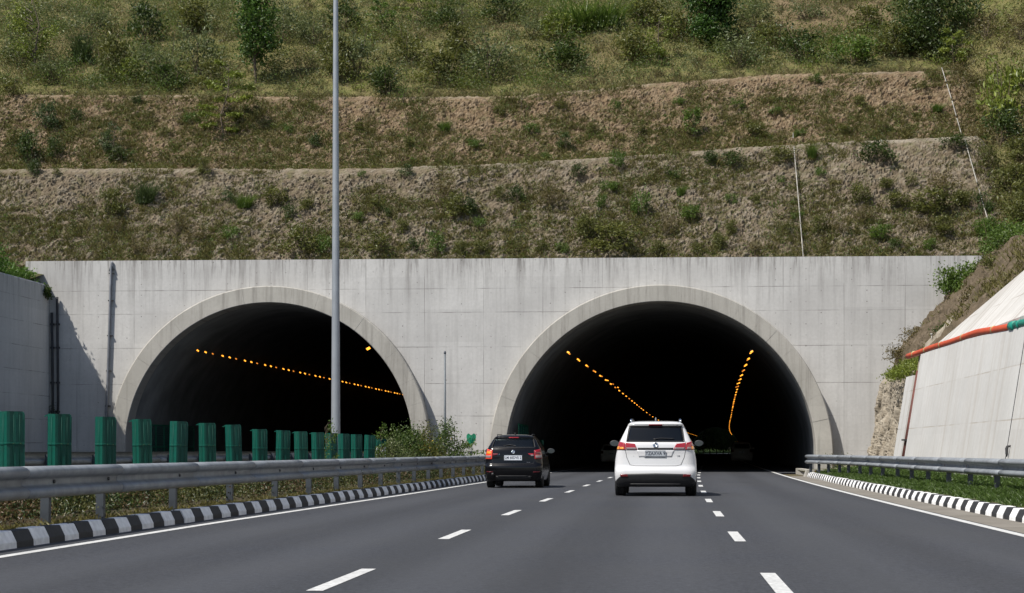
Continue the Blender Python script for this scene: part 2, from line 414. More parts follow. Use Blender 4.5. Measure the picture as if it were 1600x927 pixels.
# ------------------------------------------------------------------ portal wall and tunnels
R1, Z1c, R1i = 8.54, .83, 7.70          # right arch: outer radius, centre height, inner radius
R2, Z2c, R2i = 8.23, 1.22, 7.38
XC1, XC2 = -.12, TLX
def topz(x): return 10.87 + (x+32)/47*(-.12)
cols = sorted(set([-32.7, -31.42, -30, 17.0] + list(np.linspace(XC2-R2+.4, XC2+R2-.4, 61)) + list(np.linspace(XC1-R1+.4, XC1+R1-.4, 61)) + [-10.2]))
def lowz(x, eps=1e-6):
    for xc, zc, r in ((XC1, Z1c, R1-.4), (XC2, Z2c, R2-.4)):
        if abs(x-xc) <= r+eps: return zc + math.sqrt(max(0, r*r-(x-xc)**2))
    return -.1
portal = empty('tunnel_portal', (-8, FY, 0))
tag(portal, 'wide grey board-marked concrete portal wall pierced by two round tunnel mouths', 'tunnel portal')
mb = MB()
for a, b in zip(cols[:-1], cols[1:]):
    inside = any(abs((a+b)/2-xc) < r for xc, r in ((XC1, R1-.4), (XC2, R2-.4)))
    za, zb = (lowz(a), lowz(b)) if inside else (-.1, -.1)
    f = [(a, FY, za), (b, FY, zb), (b, FY, topz(b)), (a, FY, topz(a))]
    bk = [(x, FY+.9, z) for x, y, z in f]
    mb.add(f+bk, [(0, 1, 2, 3), (7, 6, 5, 4), (3, 2, 6, 7), (0, 4, 5, 1)])
o = mb.build('facade', M['facade'], portal); o.matrix_parent_inverse = Matrix.Translation((8, -FY, 0))
def arch_ring(xc, zc, ro, ri, zbase):
    mb = MB(); n = 22; r = random.Random(int(ro*100)); a0 = -math.asin((zc-zbase)/ro)
    cuts = [a0 + (PI-2*a0)*(i + (r.uniform(-.22, .22) if 0 < i < n else 0))/n for i in range(n+1)]
    for i in range(n):
        a, b = cuts[i]+.0003, cuts[i+1]-.0003; k = 6; jo = r.uniform(-.008, .008)
        rings = []
        for j in range(k+1):
            t = a+(b-a)*j/k; c, s_ = math.cos(t), math.sin(t)
            y0, y1 = FY-.72+jo, FY+.5
            pr = [(ro-.05, y0), (ro, y0+.05), (ro, y1), (ri, y1), (ri, y0+.03), (ri+.03, y0)]
            rings.append([(xc+q*c, y, zc+q*s_) for q, y in pr])
        mb.loft(rings)
    return mb
for args in ((XC1, Z1c, R1, R1i, -.1), (XC2, Z2c, R2, R2i, -.1)):
    o = arch_ring(*args).build('arch_ring', M['ring'], portal); o.matrix_parent_inverse = Matrix.Translation((8, -FY, 0))
def lining(fc, zc, r, y1, label):
    ysn = list(np.arange(FY+.45, y1, 6.0))+[y1]; rings = []
    for y in ysn:
        c = float(fc(y)); ring = [(c+r, y, -.1)]
        a0 = -math.asin((zc-.3)/r)
        for k in range(41):
            t = a0+(PI-2*a0)*k/40; ring.append((c+r*math.cos(t), y, zc+r*math.sin(t)))
        ring.append((c-r, y, -.1))
        outer = [(c+(p[0]-c)*1.06, y, p[2]+.06*max(p[2], 0)) for p in reversed(ring)]
        rings.append(ring+outer)
    mb = MB(); mb.smooth = True; mb.loft(rings)
    return tag(mb.build('tunnel_lining', M['lining']), label, 'tunnel')
lining(TC, Z1c, R1i+.03, 600., 'dark sooty tunnel bore behind the right arch, bending away with two lamp rows')
lining(lambda y: TLX, Z2c, R2i+.03, 420., 'dark sooty tunnel bore behind the left arch, beyond the green panels')
mb = MB(); mb.box((TLX, 420.3, 4.5), (20, .4, 11)); tag(mb.build('added_end_wall', M['lining']), 'added wall keeping daylight out of the far end of the left tunnel bore', 'wall')  # unseen wall added to close the bore and keep it dark

# concrete plinth where the right kerb starts
mb = MB(); x0 = float(RK(80))
mb.prism([(x0-.12, -.05), (x0+.0, .30), (x0+.75, .30), (x0+.75, -.05)], 79.45, 80.2)
mb.prism([(x0+.45, -.05), (x0+.45, .24), (x0+.75, .24), (x0+.75, -.05)], 80.21, 92.5)
tag(mb.build('plinth', M['plinth']), 'low concrete plinth at the tunnel end of the right striped kerb', 'concrete block')

# ------------------------------------------------------------------ retaining walls
mb = MB(); mb.loft([[(-31.42, y, -.1), (-31.42, y, 9.55), (-31.47, y, 9.62), (-32.0, y, 9.62), (-32.0, y, -.1)] for y in (-30, 20, 60, 93.28)])
tag(mb.build('retaining_wall', M['wall_left']), 'tall shaded grey retaining wall at the far left, overgrown along its top', 'wall')
def wz(y): return float(np.interp(y, [-30, 45, 49.6, 56, 71], [4.0, 4.25, 4.30, 4.50, 4.60]))
def wall_prof(y, top):
    bx = 8.56; k = .66/4.4
    return [(bx-.05, y, -.1), (bx+k*top, y, top), (bx+k*top+.35, y, top), (bx+.9, y, -.1)]
mb = MB(); yy = list(np.linspace(-30, 67.6, 30)); mb.loft([wall_prof(y, wz(y)) for y in yy])
right_wall = tag(mb.build('retaining_wall', M['wall_right']), 'pale battered retaining wall on the right with an orange pipe along its top', 'wall')
mb = MB(); mb.loft([wall_prof(y, wz(y)-.72) for y in (68.75, 69.8, 70.8)])
tag(mb.build('wall_pier', M['wall_right']), 'narrow pale concrete pier beyond a gap at the end of the right wall', 'wall')
# facing laid on the slope above the pipe
def face_top(y): return float(min(17.0, 9.62+(67.0-y)*.252))
mb = MB(); yy = list(np.linspace(-30, 66.8, 40)); rings = []
for y in yy:
    xt = face_top(y); z = lambda x: 4.45+(x-9.45)*1.12
    rings.append([(9.50, y, z(9.50)-.1), (9.46, y, z(9.50)+.16), (xt, y, z(xt)+.18), (xt+.15, y, z(xt)-.2)])
mb.loft(rings)
tag(mb.build('slope_facing', M['wall_upper']), 'stained pale concrete facing on the slope above the orange pipe', 'wall')

# ------------------------------------------------------------------ hillside
def build_hill():
    xs = np.concatenate([[-260, -160, -110, -85, -70, -60, -54, -50], np.arange(-47, 25, .078), [26, 28, 31, 36, 45, 60, 90, 140, 220]])
    y1, yb, y2, yc = bench_ys(xs)
    def seg(a, b, n, end=False): return a[:, None]+(b-a)[:, None]*(np.arange(n+(1 if end else 0))/n)[None, :]
    o = np.ones_like(xs)
    up = np.concatenate([np.linspace(0, 20, 110)[1:], [21, 23, 26, 30, 36, 44]])
    Y = np.concatenate([seg(o*(Y0-.25), y1, 118), seg(y1, yb, 15), seg(yb, y2, 94), seg(y2, yc, 14), yc[:, None]+np.concatenate([[0], up])[None, :],
                        np.repeat(np.array([[170., 260, 420, 618]]), len(xs), 0)], 1)
    X = np.repeat(xs[:, None], Y.shape[1], 1); Z = terrain(X, Y)
    dY = np.gradient(Y, axis=1); dZ = np.gradient(Z, axis=1); L = np.hypot(dY, dZ)+1e-9
    ny, nz = -dZ/L, dY/L; ds = np.cumsum(L, 1)
    B1, B2 = y1[:, None], y2[:, None]
    on1 = sstep(-.2, .2, Y-Y0)*(1-sstep(-.05, .25, Y-B1)); on2 = sstep(-.2, .2, Y-yb[:, None])*(1-sstep(-.05, .25, Y-B2))
    right = sstep(16.9, 18.2, X)
    tiers = np.clip(on1+on2, 0, 1)*(1-right*.6)
    upm = sstep(0, 1, Y-yc[:, None])
    ca, sa = math.cos(.55), math.sin(.55)
    wx = .35*(fbm(X*1.7, ds*1.7, 61, 3)-.5); wy = .35*(fbm(X*1.7, ds*1.7, 62, 3)-.5)
    U = (X*ca+ds*sa)+wx; W = (-X*sa+ds*ca)+wy
    d1, d2, cid = worley(U*2.3, W*4.0, 3)
    e1, e2, eid = worley(U*5.2, W*7.5, 8)
    lump = sstep(.02, .24, d2-d1)*(.15+.85*cid); small = sstep(.02, .3, e2-e1)*(.1+.9*eid)
    dens = sstep(.34, .6, fbm(X*.33+9, ds*.33, 21, 4))
    edge = 1-.75*np.clip((1-sstep(.1, .7, np.abs(Y-B1)))+(1-sstep(.1, .6, np.abs(Y-B2))), 0, 1)
    disp = (.155*lump*(.45+.55*dens) + .09*small)*tiers*edge + .34*(fbm(X*.8, ds*.8, 31)-.5)*np.clip(tiers*edge+.3*upm, 0, 1) + .10*(fbm(X*4, ds*4, 33, 3)-.5) + .34*(fbm(X*1.1+3, ds*.13, 41, 3)-.5)*tiers*edge + (.05*(_h(np.round(X*40), np.round(ds*40), 5)-.5)+.12*(vnoise(X*7, ds*7, 39)-.5))*np.clip(tiers*edge+.25*upm, 0, 1)
    disp = np.where(Y > 132, 0, disp)
    Xd = X + .10*(fbm(X*2.2, ds*2.2, 71)-.5)*tiers
    Yd = Y+ny*disp; Zd = Z+nz*disp
    Yd = np.maximum(Yd, FY+.92)
    n = Y.shape[1]
    i = (np.arange(len(xs)-1)[:, None]*n+np.arange(n-1)[None, :]).ravel()
    F = np.stack([i, i+n, i+n+1, i+1], 1)
    lipn = sstep(.3, .6, fbm(X*.5, X*0+2, 44))
    lip = (1-sstep(.05, .30, np.abs(Y-B1)))*(.35+.65*sstep(3, 8, X))*(.3+.7*lipn)*(1-right) + .4*(1-sstep(.05, .2, np.abs(Y-B2)))*lipn*(1-right)
    toe = np.clip((sstep(-.1, .3, Y-B1)*(1-sstep(.5, 1.2, Y-yb[:, None]))), 0, 1)
    tier = np.clip(sstep(-.1, .3, Y-B1) - .0*toe, 0, 1)
    wild = np.clip(upm*(.55+.45*sstep(.3, .55, fbm(X*.25, Y*.25, 51))) + right*.8, 0, 1)
    bare = sstep(6, 8, X)*(1-sstep(14.5, 16, X))*sstep(6.0, 7.2, Y-yc[:, None]); bare = np.maximum(bare, sstep(17.5, 18.5, X)*sstep(5., 6.5, Y-yc[:, None]))
    wild = wild*(1-.8*bare)
    V = np.stack([Xd, Yd, Zd], -1).reshape(-1, 3)
    stone = (lump*np.where(cid > .45, 1, .25)*tiers + .5*bare*small)
    me = np_mesh('hillside', V, F, smooth=False, attrs={'stone': ('POINT', np.clip(stone, 0, 1)), 'tier': ('POINT', tier), 'wild': ('POINT', wild), 'lip': ('POINT', np.clip(lip, 0, 1)*.7)})
    return tag(link('hillside', me, M['hill']), kind='structure')
build_hill()
# bank on the right, in front of the portal wall
xs = np.concatenate([np.arange(8.3, 17, .13), np.arange(17.2, 26, .5), [28, 34, 45, 70]])
yy = np.concatenate([np.arange(-30, 40, 2.5), np.arange(40, FY-.02, .16), [FY-.01]])
X, Y = np.meshgrid(xs, yy, indexing='ij'); Z = bank(X, Y)
m = sstep(38, 42, Y)*sstep(8.7, 9.2, X)*np.where(Y > 67.2, 1, sstep(.1, .5, X-np.minimum(17., 9.62+(67.0-Y)*.252)))
d1, d2, cid = worley(X*2.4+Z*.6, Y*2.0+Z*.9, 13); lump = sstep(.03, .4, d2-d1)*(.3+.7*cid)
Xd = X-(.22*lump+.35*(fbm(Y*.7, Z*.7, 15)-.5))*m*.8*sstep(66, 72, Y); Zd = Z+(.26*lump+.5*(fbm(X*.6, Y*.6, 16)-.5))*m
Xd = Xd+.06*(_h(np.round(X*30), np.round(Y*30), 6)-.5)*m; Zd = Zd+.10*(_h(np.round(X*30), np.round(Y*30), 7)-.5)*m
V = np.stack([Xd, Y, Zd], -1).reshape(-1, 3); n = len(yy); i = (np.arange(len(xs)-1)[:, None]*n+np.arange(n-1)[None, :]).ravel()
rockface = ((X < 10.6) & (Y > 68))[:-1, :-1].ravel()
tag(link('bank', np_mesh('bank', V, np.stack([i, i+n, i+n+1, i+1], 1), mi=rockface.astype(int), smooth=False), [M['bank'], M['rock']]), kind='structure')
# rough rock stump between the end of the right wall and the portal
yy = np.linspace(71.3, FY-.02, 260); zz = np.linspace(.0, 5.6, 90); Y, Zq = np.meshgrid(yy, zz, indexing='ij')
back = sstep(69, 74, Y); ft = 9.1+1.3*back; cx = 9.55+1.4*back; t = np.clip((Zq-.2)/4.25, 0, 1); X = ft+(cx-ft)*t+np.clip(Zq-4.45, 0, 9)/1.12
d1, d2, cid = worley(Y*1.3+.3*Zq, Zq*.40, 23); e1, e2, eid = worley(Y*3.4+.6*Zq, Zq*1.3, 24)
dsp = .26*sstep(.02, .35, d2-d1)*(.2+.8*cid)+.15*sstep(.02, .3, e2-e1)*eid+.35*(fbm(Y*.5, Zq*.35, 25)-.5)+.05*(_h(np.round(Y*50), np.round(Zq*50), 26)-.5)
X = X-.06-dsp*sstep(5.6, 5.0, Zq) if False else X-.02-dsp*(1-sstep(4.9, 5.6, Zq)); n = len(zz)
V = np.stack([X, Y, Zq-.15*(1-back)], -1).reshape(-1, 3); i = (np.arange(len(yy)-1)[:, None]*n+np.arange(n-1)[None, :]).ravel()
tag(link('rock_face', np_mesh('rock_face', V, np.stack([i, i+1, i+n+1, i+n], 1)), M['rock']), kind='structure')
# land behind the left wall
xs = np.array([-260, -120, -80, -60, -50, -42, -38, -36, -34, -33, -32, -31.75]); yy = np.concatenate([np.arange(-30, 94.2, 3.), [94.3]])
X, Y = np.meshgrid(xs, yy, indexing='ij'); Z = 9.5+np.minimum(.16*(-31.75-X), 8)+.3*(fbm(X*.4, Y*.4, 17)-.5)*(X < -32)+.85*sstep(91, 94, Y)
V = np.stack([X, Y, Z], -1).reshape(-1, 3); n = len(yy); i = (np.arange(len(xs)-1)[:, None]*n+np.arange(n-1)[None, :]).ravel()
tag(link('bank', np_mesh('bank', V, np.stack([i, i+n, i+n+1, i+1], 1), smooth=True), M['verge']), kind='structure')
SHRUBS = [(-27.85,98.49,1.32,1.56,'b'), (-29.58,97.64,1.55,1.38,'o'), (-28.99,96.62,1.02,1.02,'w'), (-34.73,100.33,0.99,0.78,'d'), (-33.44,100.36,0.5,0.64,'o'), (-24.97,100.2,0.98,0.84,'o'), (-25.6,96.62,1.29,1.15,'w'), (-24.52,96.04,1.21,1.42,'w'), (-22.58,96.1,1.08,1.01,'g'), (-23.3,98.43,0.86,0.76,'b'), (-22.29,98.14,0.86,1.03,'g'), (-27.32,95.39,1.01,1.01,'w'), (-26.13,95.31,0.8,1,'w'), (-20.68,98.13,1.2,1.54,'o'), (-19.66,97.33,0.95,0.95,'d'), (-18.91,97.9,0.75,1.03,'o'), (-18.59,95.42,1.83,2.07,'o'), (-17.46,95.3,1.26,0.86,'g'), (-15.14,98.06,0.68,0.96,'o'), (-14.96,95.38,1.16,1.99,'o'), (-16.31,99.96,0.49,0.49,'g'), (-13.85,99.92,0.83,0.9,'d'), (-11.72,98.21,1.53,1.87,'w'), (-11.01,97.35,1.35,1.69,'o'), (-10.19,97.34,1.18,1.01,'d'), (-8.84,98.49,0.82,1.02,'o'), (-9.52,96.75,0.74,0.8,'g'), (-11.69,95.17,1.32,0.99,'g'), (-13.52,96.38,1.01,0.87,'o'), (-16.04,97.29,0.54,0.61,'g'), (-14.5,97.46,0.61,0.54,'d'), (-12.7,95.25,0.93,0.99,'d'), (-10.36,95.16,0.79,0.86,'o'), (-9.3,95.21,0.86,0.99,'o'), (-7.69,98.28,1.02,0.95,'d'), (-5.84,98.06,1.42,1.63,'w'), (-4.46,99.79,0.83,1.03,'d'), (-2.41,100.4,0.97,0.9,'g'), (-2.82,98.88,0.68,0.89,'g'), (-3.13,97.87,0.81,0.74,'g'), (-1.17,97.31,1.67,1,'g'), (0.51,99.64,0.55,0.96,'d'), (1.01,98.6,0.61,0.61,'g'), (0.23,96.23,1.39,1.19,'w'), (1.5,97.13,0.87,1.13,'g'), (-3.96,96.05,1.39,1.59,'o'), (-2.29,95.19,1.51,2.56,'o'), (-0.33,95.17,0.85,0.92,'o'), (3.77,100.32,0.96,1.24,'d'), (2.65,100.5,0.83,0.83,'d'), (3.52,96.2,0.86,0.79,'o'), (3.58,98.02,0.67,0.67,'g'), (4.85,98,0.6,0.74,'o'), (-6.37,102.73,0.5,0.64,'g'), (-6.24,95.41,0.66,0.86,'o'), (-5.08,95.25,0.66,0.72,'g'), (1.79,95.22,0.65,0.85,'o'), (2.93,95.39,0.85,0.98,'o'), (4.71,95.16,0.72,0.85,'w'), (6.51,100.53,0.89,1.65,'o'), (8,100.82,0.9,0.69,'g'), (8.41,99.68,0.61,0.61,'g'), (11.48,100.37,1.44,1.98,'d'), (11.71,98.85,0.67,1.08,'o'), (10.24,97.86,1.27,1.27,'o'), (10.43,96.88,0.92,0.99,'w'), (9.13,96.21,0.98,1.18,'w'), (8.02,96.23,0.92,0.99,'o'), (12.16,97.69,0.93,1.53,'o'), (14.62,98.42,1.27,1.94,'w'), (13.9,97.29,1.39,2.05,'o'), (15.43,97.72,0.99,1.39,'o'), (13.2,96.18,0.98,1.37,'w'), (14.16,96.17,0.91,1.31,'o'), (15.49,101.28,0.89,1.58,'d'), (11.1,95.89,0.85,1.24,'g'), (11.64,95.31,0.65,0.91,'d'), (6.23,96.25,0.66,0.79,'o'), (6.94,97.02,0.6,0.66,'g'), (6.19,99.16,0.54,0.68,'g'), (13.45,95.21,0.71,0.78,'g'), (13.09,99.07,0.61,0.74,'o'), (-35.69,105.3,1.78,1.34,'b'), (-35.75,102.83,2.03,1.53,'d'), (-34.35,103.09,1.53,1.24,'d'), (-31.57,103.5,1.46,0.95,'b'), (-30.41,102.85,1.01,1.52,'d'), (-19.67,103.78,0.87,0.8,'d'), (-5.34,103.43,1.14,1.07,'d'), (-16.35,109.69,1.68,1.76,'d'), (-5.85,106.32,0.59,0.88,'o'), (-10.56,103.62,0.57,0.79,'g'), (11.08,106.21,0.72,0.8,'o'), (8.71,108,0.66,0.74,'g'), (5.15,104.07,0.93,1.21,'o'), (4.17,106.18,0.65,0.87,'g'), (12.22,104.38,0.64,0.85,'o'), (6.3,105.66,0.58,0.72,'g'), (-14.19,103.69,0.65,0.79,'o'), (-12.34,104.9,0.66,0.8,'g'), (-17.31,105,0.51,0.73,'o'), (-21.36,104.83,0.66,0.73,'g'), (-28.41,104.71,0.74,0.88,'o'), (-30.8,107.16,0.68,0.75,'d'), (-36.97,104.38,0.96,1.25,'o'), (-34.09,106,0.82,0.9,'d'), (-27.15,105.64,0.74,0.82,'g'), (-2.74,106.35,0.51,0.66,'g'), (-1.25,104.44,0.79,0.93,'o'), (-3.95,104.49,0.65,0.72,'o'), (0.91,106.5,0.51,0.66,'g'), (14.73,107.38,0.58,0.73,'o'), (15.39,105.7,0.57,0.72,'g'), (-9.33,106.02,0.59,0.73,'o'), (-7.39,104.57,0.72,0.94,'g'), (10.09,104.19,0.5,0.92,'o'), (7.62,104.02,0.5,0.71,'g'), (-36.9,115.76,1.84,1.63,'b'), (-34,112.66,2.86,2.22,'o'), (-30.87,112.3,2.37,2.76,'s'), (-29.74,111.05,1.64,2.11,'d'), (-28.84,113.76,3.39,2.63,'s'), (-33.36,117.51,2.4,2.15,'d'), (-37.25,118.49,1.92,2.51,'s'), (-22.88,114.31,2.16,2.64,'o'), (-13.35,111.86,2.25,2.56,'o'), (-10.51,112.82,2.73,3.28,'s'), (-6.4,114.03,2.13,2.91,'d'), (-5.29,118.31,1.88,2.53,'g'), (-6.65,117.16,1.62,1.78,'y'), (-3.45,118.29,1.63,2.2,'g'), (-18.66,113.15,2.36,2.52,'s'), (-19.89,112.26,2.35,1.96,'o'), (-15.77,115.26,1.84,2.24,'o'), (-12.65,116.18,1.77,2.01,'o'), (4.62,112.8,2.24,2.94,'s'), (8.3,113.42,1.78,2.48,'d'), (6.81,115.53,1.58,2.13,'o'), (11.32,112.13,1.68,2.06,'g'), (14,113.13,1.69,2.08,'o'), (18.74,103.77,3.87,2.67,'y'), (18.28,102.71,2.09,2.23,'d'), (20.17,105.85,2.15,2.15,'y'), (12.5,116.85,1.51,1.99,'o'), (1,116.97,1.61,2.01,'o'), (-1.96,114.16,1.73,2.12,'o'), (-8.31,117.64,1.46,1.79,'s'), (-40.46,114.84,2.11,2.44,'s'), (-37.34,112.31,1.43,2.22,'s'), (-38.66,108.06,1.15,1.76,'o'), (-32.76,112.58,1.58,1.98,'y'), (-27.14,110.98,1.56,1.71,'o'), (-22.3,117.65,1.81,2.22,'s'), (-24.58,118.59,2.07,2.07,'s'), (-30.72,119.52,1.85,2.52,'o'), (-41.34,120.42,1.87,2.55,'s'), (-20.69,120.31,1.84,2.1,'d'), (-14.32,120.03,1.67,1.92,'d'), (-10.65,121.07,1.68,2.51,'d'), (-1.02,118.61,1.63,2.45,'o'), (5.85,118.28,1.38,2.43,'s'), (9.1,118.84,1.22,2.19,'s'), (19.09,111.91,1.9,1.9,'w'), (20.82,110.21,1.49,1.87,'w'), (16.44,97.3,1.39,0.86,'d'), (16.39,96.06,1.04,1.11,'g'), (16.87,94.82,1.93,1.8,'g'), (18,96.16,1.95,1.82,'o'), (18.17,98.78,1.67,1.87,'o'), (17.29,100.37,1.36,1.36,'o'), (18.86,100.75,1.36,1.71,'o')]
# ------------------------------------------------------------------ plants
M['bark'] = plain('bark', (.11, .085, .06), .95, var=.35, nscale=12)
M['twig'] = plain('dry_twig', (.15, .115, .075), .95, var=.3, nscale=12)
LM = {'b': leafmat('leaf_bluegreen', (.034, .056, .016), (.098, .138, .044)),
      'o': leafmat('leaf_olive', (.068, .078, .016), (.185, .190, .044), .42),
      'd': leafmat('leaf_dark', (.024, .044, .008), (.084, .124, .022)),
      'g': leafmat('leaf_green', (.050, .095, .013), (.150, .225, .034), .42),
      'w': leafmat('leaf_brown', (.085, .068, .022), (.175, .142, .052)),
      'y': leafmat('leaf_yellow', (.085, .120, .014), (.230, .270, .040)),
      's': leafmat('leaf_greygreen', (.078, .102, .036), (.190, .218, .082), .42)}
M['lawn'] = leafmat('grass_green', (.042, .082, .014), (.105, .165, .034))
M['drygrass'] = leafmat('grass_dry', (.105, .092, .034), (.215, .180, .080))
M['tuft'] = leafmat('grass_tuft', (.096, .088, .024), (.205, .182, .060))
M['tree_leaf'] = leafmat('leaf_broad', (.012, .034, .007), (.075, .155, .018), .25)
M['bush_leaf'] = leafmat('leaf_wall_bush', (.035, .085, .010), (.105, .190, .024))

def unit(v): return v/(np.linalg.norm(v, axis=-1, keepdims=True)+1e-9)
def leaf_quads(P, size, rng, up=.35, aspect=.5, dirs=None):
    n = len(P); d = unit(rng.normal(size=(n, 3))) if dirs is None else dirs
    d = unit(d + np.array([0, 0, up])); r = unit(rng.normal(size=(n, 3))); w = unit(np.cross(d, r)); nn = np.cross(w, d)
    L = size[:, None] if np.ndim(size) else np.full((n, 1), size)
    a = P; b = P + d*L*.5 + w*L*aspect*.5 + nn*L*.07; c = P + d*L; e = P + d*L*.5 - w*L*aspect*.5 + nn*L*.07
    V = np.stack([a, b, c, e], 1).reshape(-1, 3); F = np.arange(4*n).reshape(n, 4)
    return V, F
def blades(P, h, rng, lean=.5, w=.03):
    n = len(P); a = rng.uniform(0, 2*PI, n); l = rng.uniform(.05, lean, n); h = np.broadcast_to(h, (n,))
    d = np.stack([np.cos(a)*l, np.sin(a)*l, np.ones(n)], 1); s = np.stack([-np.sin(a), np.cos(a), 0*a], 1)*np.broadcast_to(w, (n,))[:, None]/2
    mid = P + d*h[:, None]*.55; tip = P + d*h[:, None] + np.stack([np.cos(a)*l, np.sin(a)*l, -.25*l], 1)*h[:, None]*.5
    V = np.stack([P-s, P+s, mid+s*.8, tip, mid-s*.8], 1)
    F = np.arange(5*n).reshape(n, 5); return V.reshape(-1, 3), F
def stems_mb(mb, ends, base, r0, rng, k=5):
    for e in ends:
        e = Vector(e); b = Vector(base); m = (b+e)/2 + Vector(rng.normal(size=3))*.08*(e-b).length; m.z += .06*(e-b).length
        mb.tube([b, m, e], [r0, r0*.6, r0*.2], k, False)
def combine(parts):
    """parts: [(V,F,mi,tint)] quads"""
    n = 0; Vs = []; Fs = []; Ms = []; Ts = []
    for V, F, mi, t in parts:
        Vs.append(V); Fs.append(F+n); Ms.append(np.full(len(F), mi)); Ts.append(t); n += len(V)
    return np.concatenate(Vs), np.concatenate(Fs), np.concatenate(Ms), np.concatenate(Ts)
def mb_quads(mb):
    f = [x if len(x) == 4 else (list(x)+[x[-1]])[:4] for x in mb.f if len(x) in (3, 4)]
    return np.array([tuple(v) for v in mb.v], float), np.array(f, int)

def shrub_mesh(kind, seed):
    """unit shrub: height 1, width 1, standing at the origin"""
    rng = np.random.default_rng(seed); style = 'blade' if kind == 'g' and seed % 3 == 0 or kind == 'b' and seed % 2 == 0 else 'leaf'
    nc = int(rng.integers(11, 18)); parts = []; ends = []
    if style == 'leaf':
        for c in range(nc):
            a = rng.uniform(0, 2*PI); r = .40*math.sqrt(rng.uniform(.02, 1)); z = rng.uniform(.18, .92)*(1-.5*(r/.45)**2)
            ctr = np.array([r*math.cos(a), r*math.sin(a), z]); ends.append(ctr)
            n = int(rng.integers(34, 85)*(.6 if kind == 'w' else 1)); q = rng.normal(size=(n, 3))*np.array([.105, .105, .085])
            P = ctr+q; P = P[P[:, 2] > .0]
            V, F = leaf_quads(P, rng.uniform(.06, .13, len(P))*(.7 if kind in 'ws' else 1), rng, .3, .42)
            parts.append((V, F, 0, np.clip(rng.uniform(0, 1)*.5 + rng.uniform(0, .5, len(F)), 0, 1)))
        # loose sprigs that break the outline
        for c in range(9):
            a = rng.uniform(0, 2*PI); e = np.array([.5*math.cos(a)*rng.uniform(.5, 1.1), .5*math.sin(a)*rng.uniform(.5, 1.1), rng.uniform(.5, 1.12)]); ends.append(e)
            t = rng.uniform(.45, 1, 16)[:, None]; P = e*t + rng.normal(size=(16, 3))*.03
            V, F = leaf_quads(P, rng.uniform(.05, .11, 16), rng, .3, .4); parts.append((V, F, 0, rng.uniform(.2, 1, len(F))))
    else:
        for c in range(11):
            a = rng.uniform(0, 2*PI); r = .26*math.sqrt(rng.uniform(0, 1)); n = 40
            P = np.array([r*math.cos(a), r*math.sin(a), 0])+rng.normal(size=(n, 3))*np.array([.07, .07, 0.01])
            V, F5 = blades(P, rng.uniform(.4, 1.0, n), rng, .75, .020)
            F = F5[:, [0, 1, 2, 4]]; parts.append((V, F, 0, rng.uniform(0, 1, len(F))))
            T = V.reshape(-1, 5, 3)[:, [4, 2, 3]]; T = np.concatenate([T, T[:, 2:3]+np.array([0, 0, .004])], 1)
            parts.append((T.reshape(-1, 3), np.arange(4*len(T)).reshape(-1, 4), 0, rng.uniform(0, 1, len(T))))
    mb = MB(); stems_mb(mb, ends[::2], (0, 0, -.08), .012, rng, 4)
    if mb.v:
        V, F = mb_quads(mb); parts.append((V, F, 1, np.full(len(F), .5)))
    V, F, mi, t = combine(parts)
    return np_mesh('shrub', V, F, mi, attrs={'tint': ('FACE', t)})
SHRUB_MESH = {}
for kd in 'bodgwys':
    SHRUB_MESH[kd] = []
    for s in range(4):
        me = shrub_mesh(kd, 100+s+ord(kd)*7); me.materials.append(LM[kd]); me.materials.append(M['twig']); SHRUB_MESH[kd].append(me)
CAMROT = math.atan(235/2900.)
def view_angle(x, y): return math.tan(math.atan2(x, y)+CAMROT)*2900+800     # only sorts plants from left to right for their labels
ORD = 'first second third fourth fifth sixth seventh eighth ninth tenth eleventh twelfth thirteenth fourteenth fifteenth sixteenth seventeenth eighteenth'.split()
WORD = {'b': 'blue-green', 'o': 'olive', 'd': 'dark green', 'g': 'bright green', 'w': 'brownish', 'y': 'yellow-green', 's': 'grey-green'}
rngS = np.random.default_rng(5); todo = {}
for (x, y, h, w, kd) in SHRUBS:
    if abs(x+23.9) < 2.6 and abs(y-112.3) < 3.2: continue      # open slope round the slim tree
    y1, yb, y2, yc = [float(v) for v in bench_ys(x)]; p = view_angle(x, y)
    tier = 'bushy slope right of the drains' if x > 16.9 and y < 112 else 'lower stone slope' if y < y1+.8 else 'upper stone slope' if y < y2+.7 else 'green hilltop slope'
    zone = ('' if tier.startswith('bushy') else 'at the left edge' if p < 168 else 'above the left tunnel' if p < 520 else 'right of the lamp post' if p < 765 else 'above the right tunnel' if p < 1240 else 'beyond the right tunnel')
    todo.setdefault((tier, zone, kd), []).append((p, x, y, h, w))
for (tier, zone, kd), L in todo.items():
    L.sort(); grp = 'shrubs dotted over the %s' % tier.replace(' right of the drains', '')
    for i, (p, x, y, h, w) in enumerate(L):
        me = SHRUB_MESH[kd][int(rngS.integers(0, 4))]
        o = bpy.data.objects.new('shrub', me); COL.objects.link(o)
        o.location = (x, y-.12, float(terrain(x, y))-.04); o.rotation_euler = (0, 0, rngS.uniform(0, 6.28))
        ww = w*(1.3 if tier.startswith('green') else 1.12); o.scale = (ww, ww*rngS.uniform(.8, 1.0), h*(1.2 if tier.startswith('green') else 1.08))
        lab = ('%s %s shrub from left' % (ORD[i], WORD[kd]) if len(L) > 1 else 'the only %s shrub' % WORD[kd]) + (' %s' % zone if zone else '') + ', on %s' % tier
        tag(o, lab, 'shrub', grp)

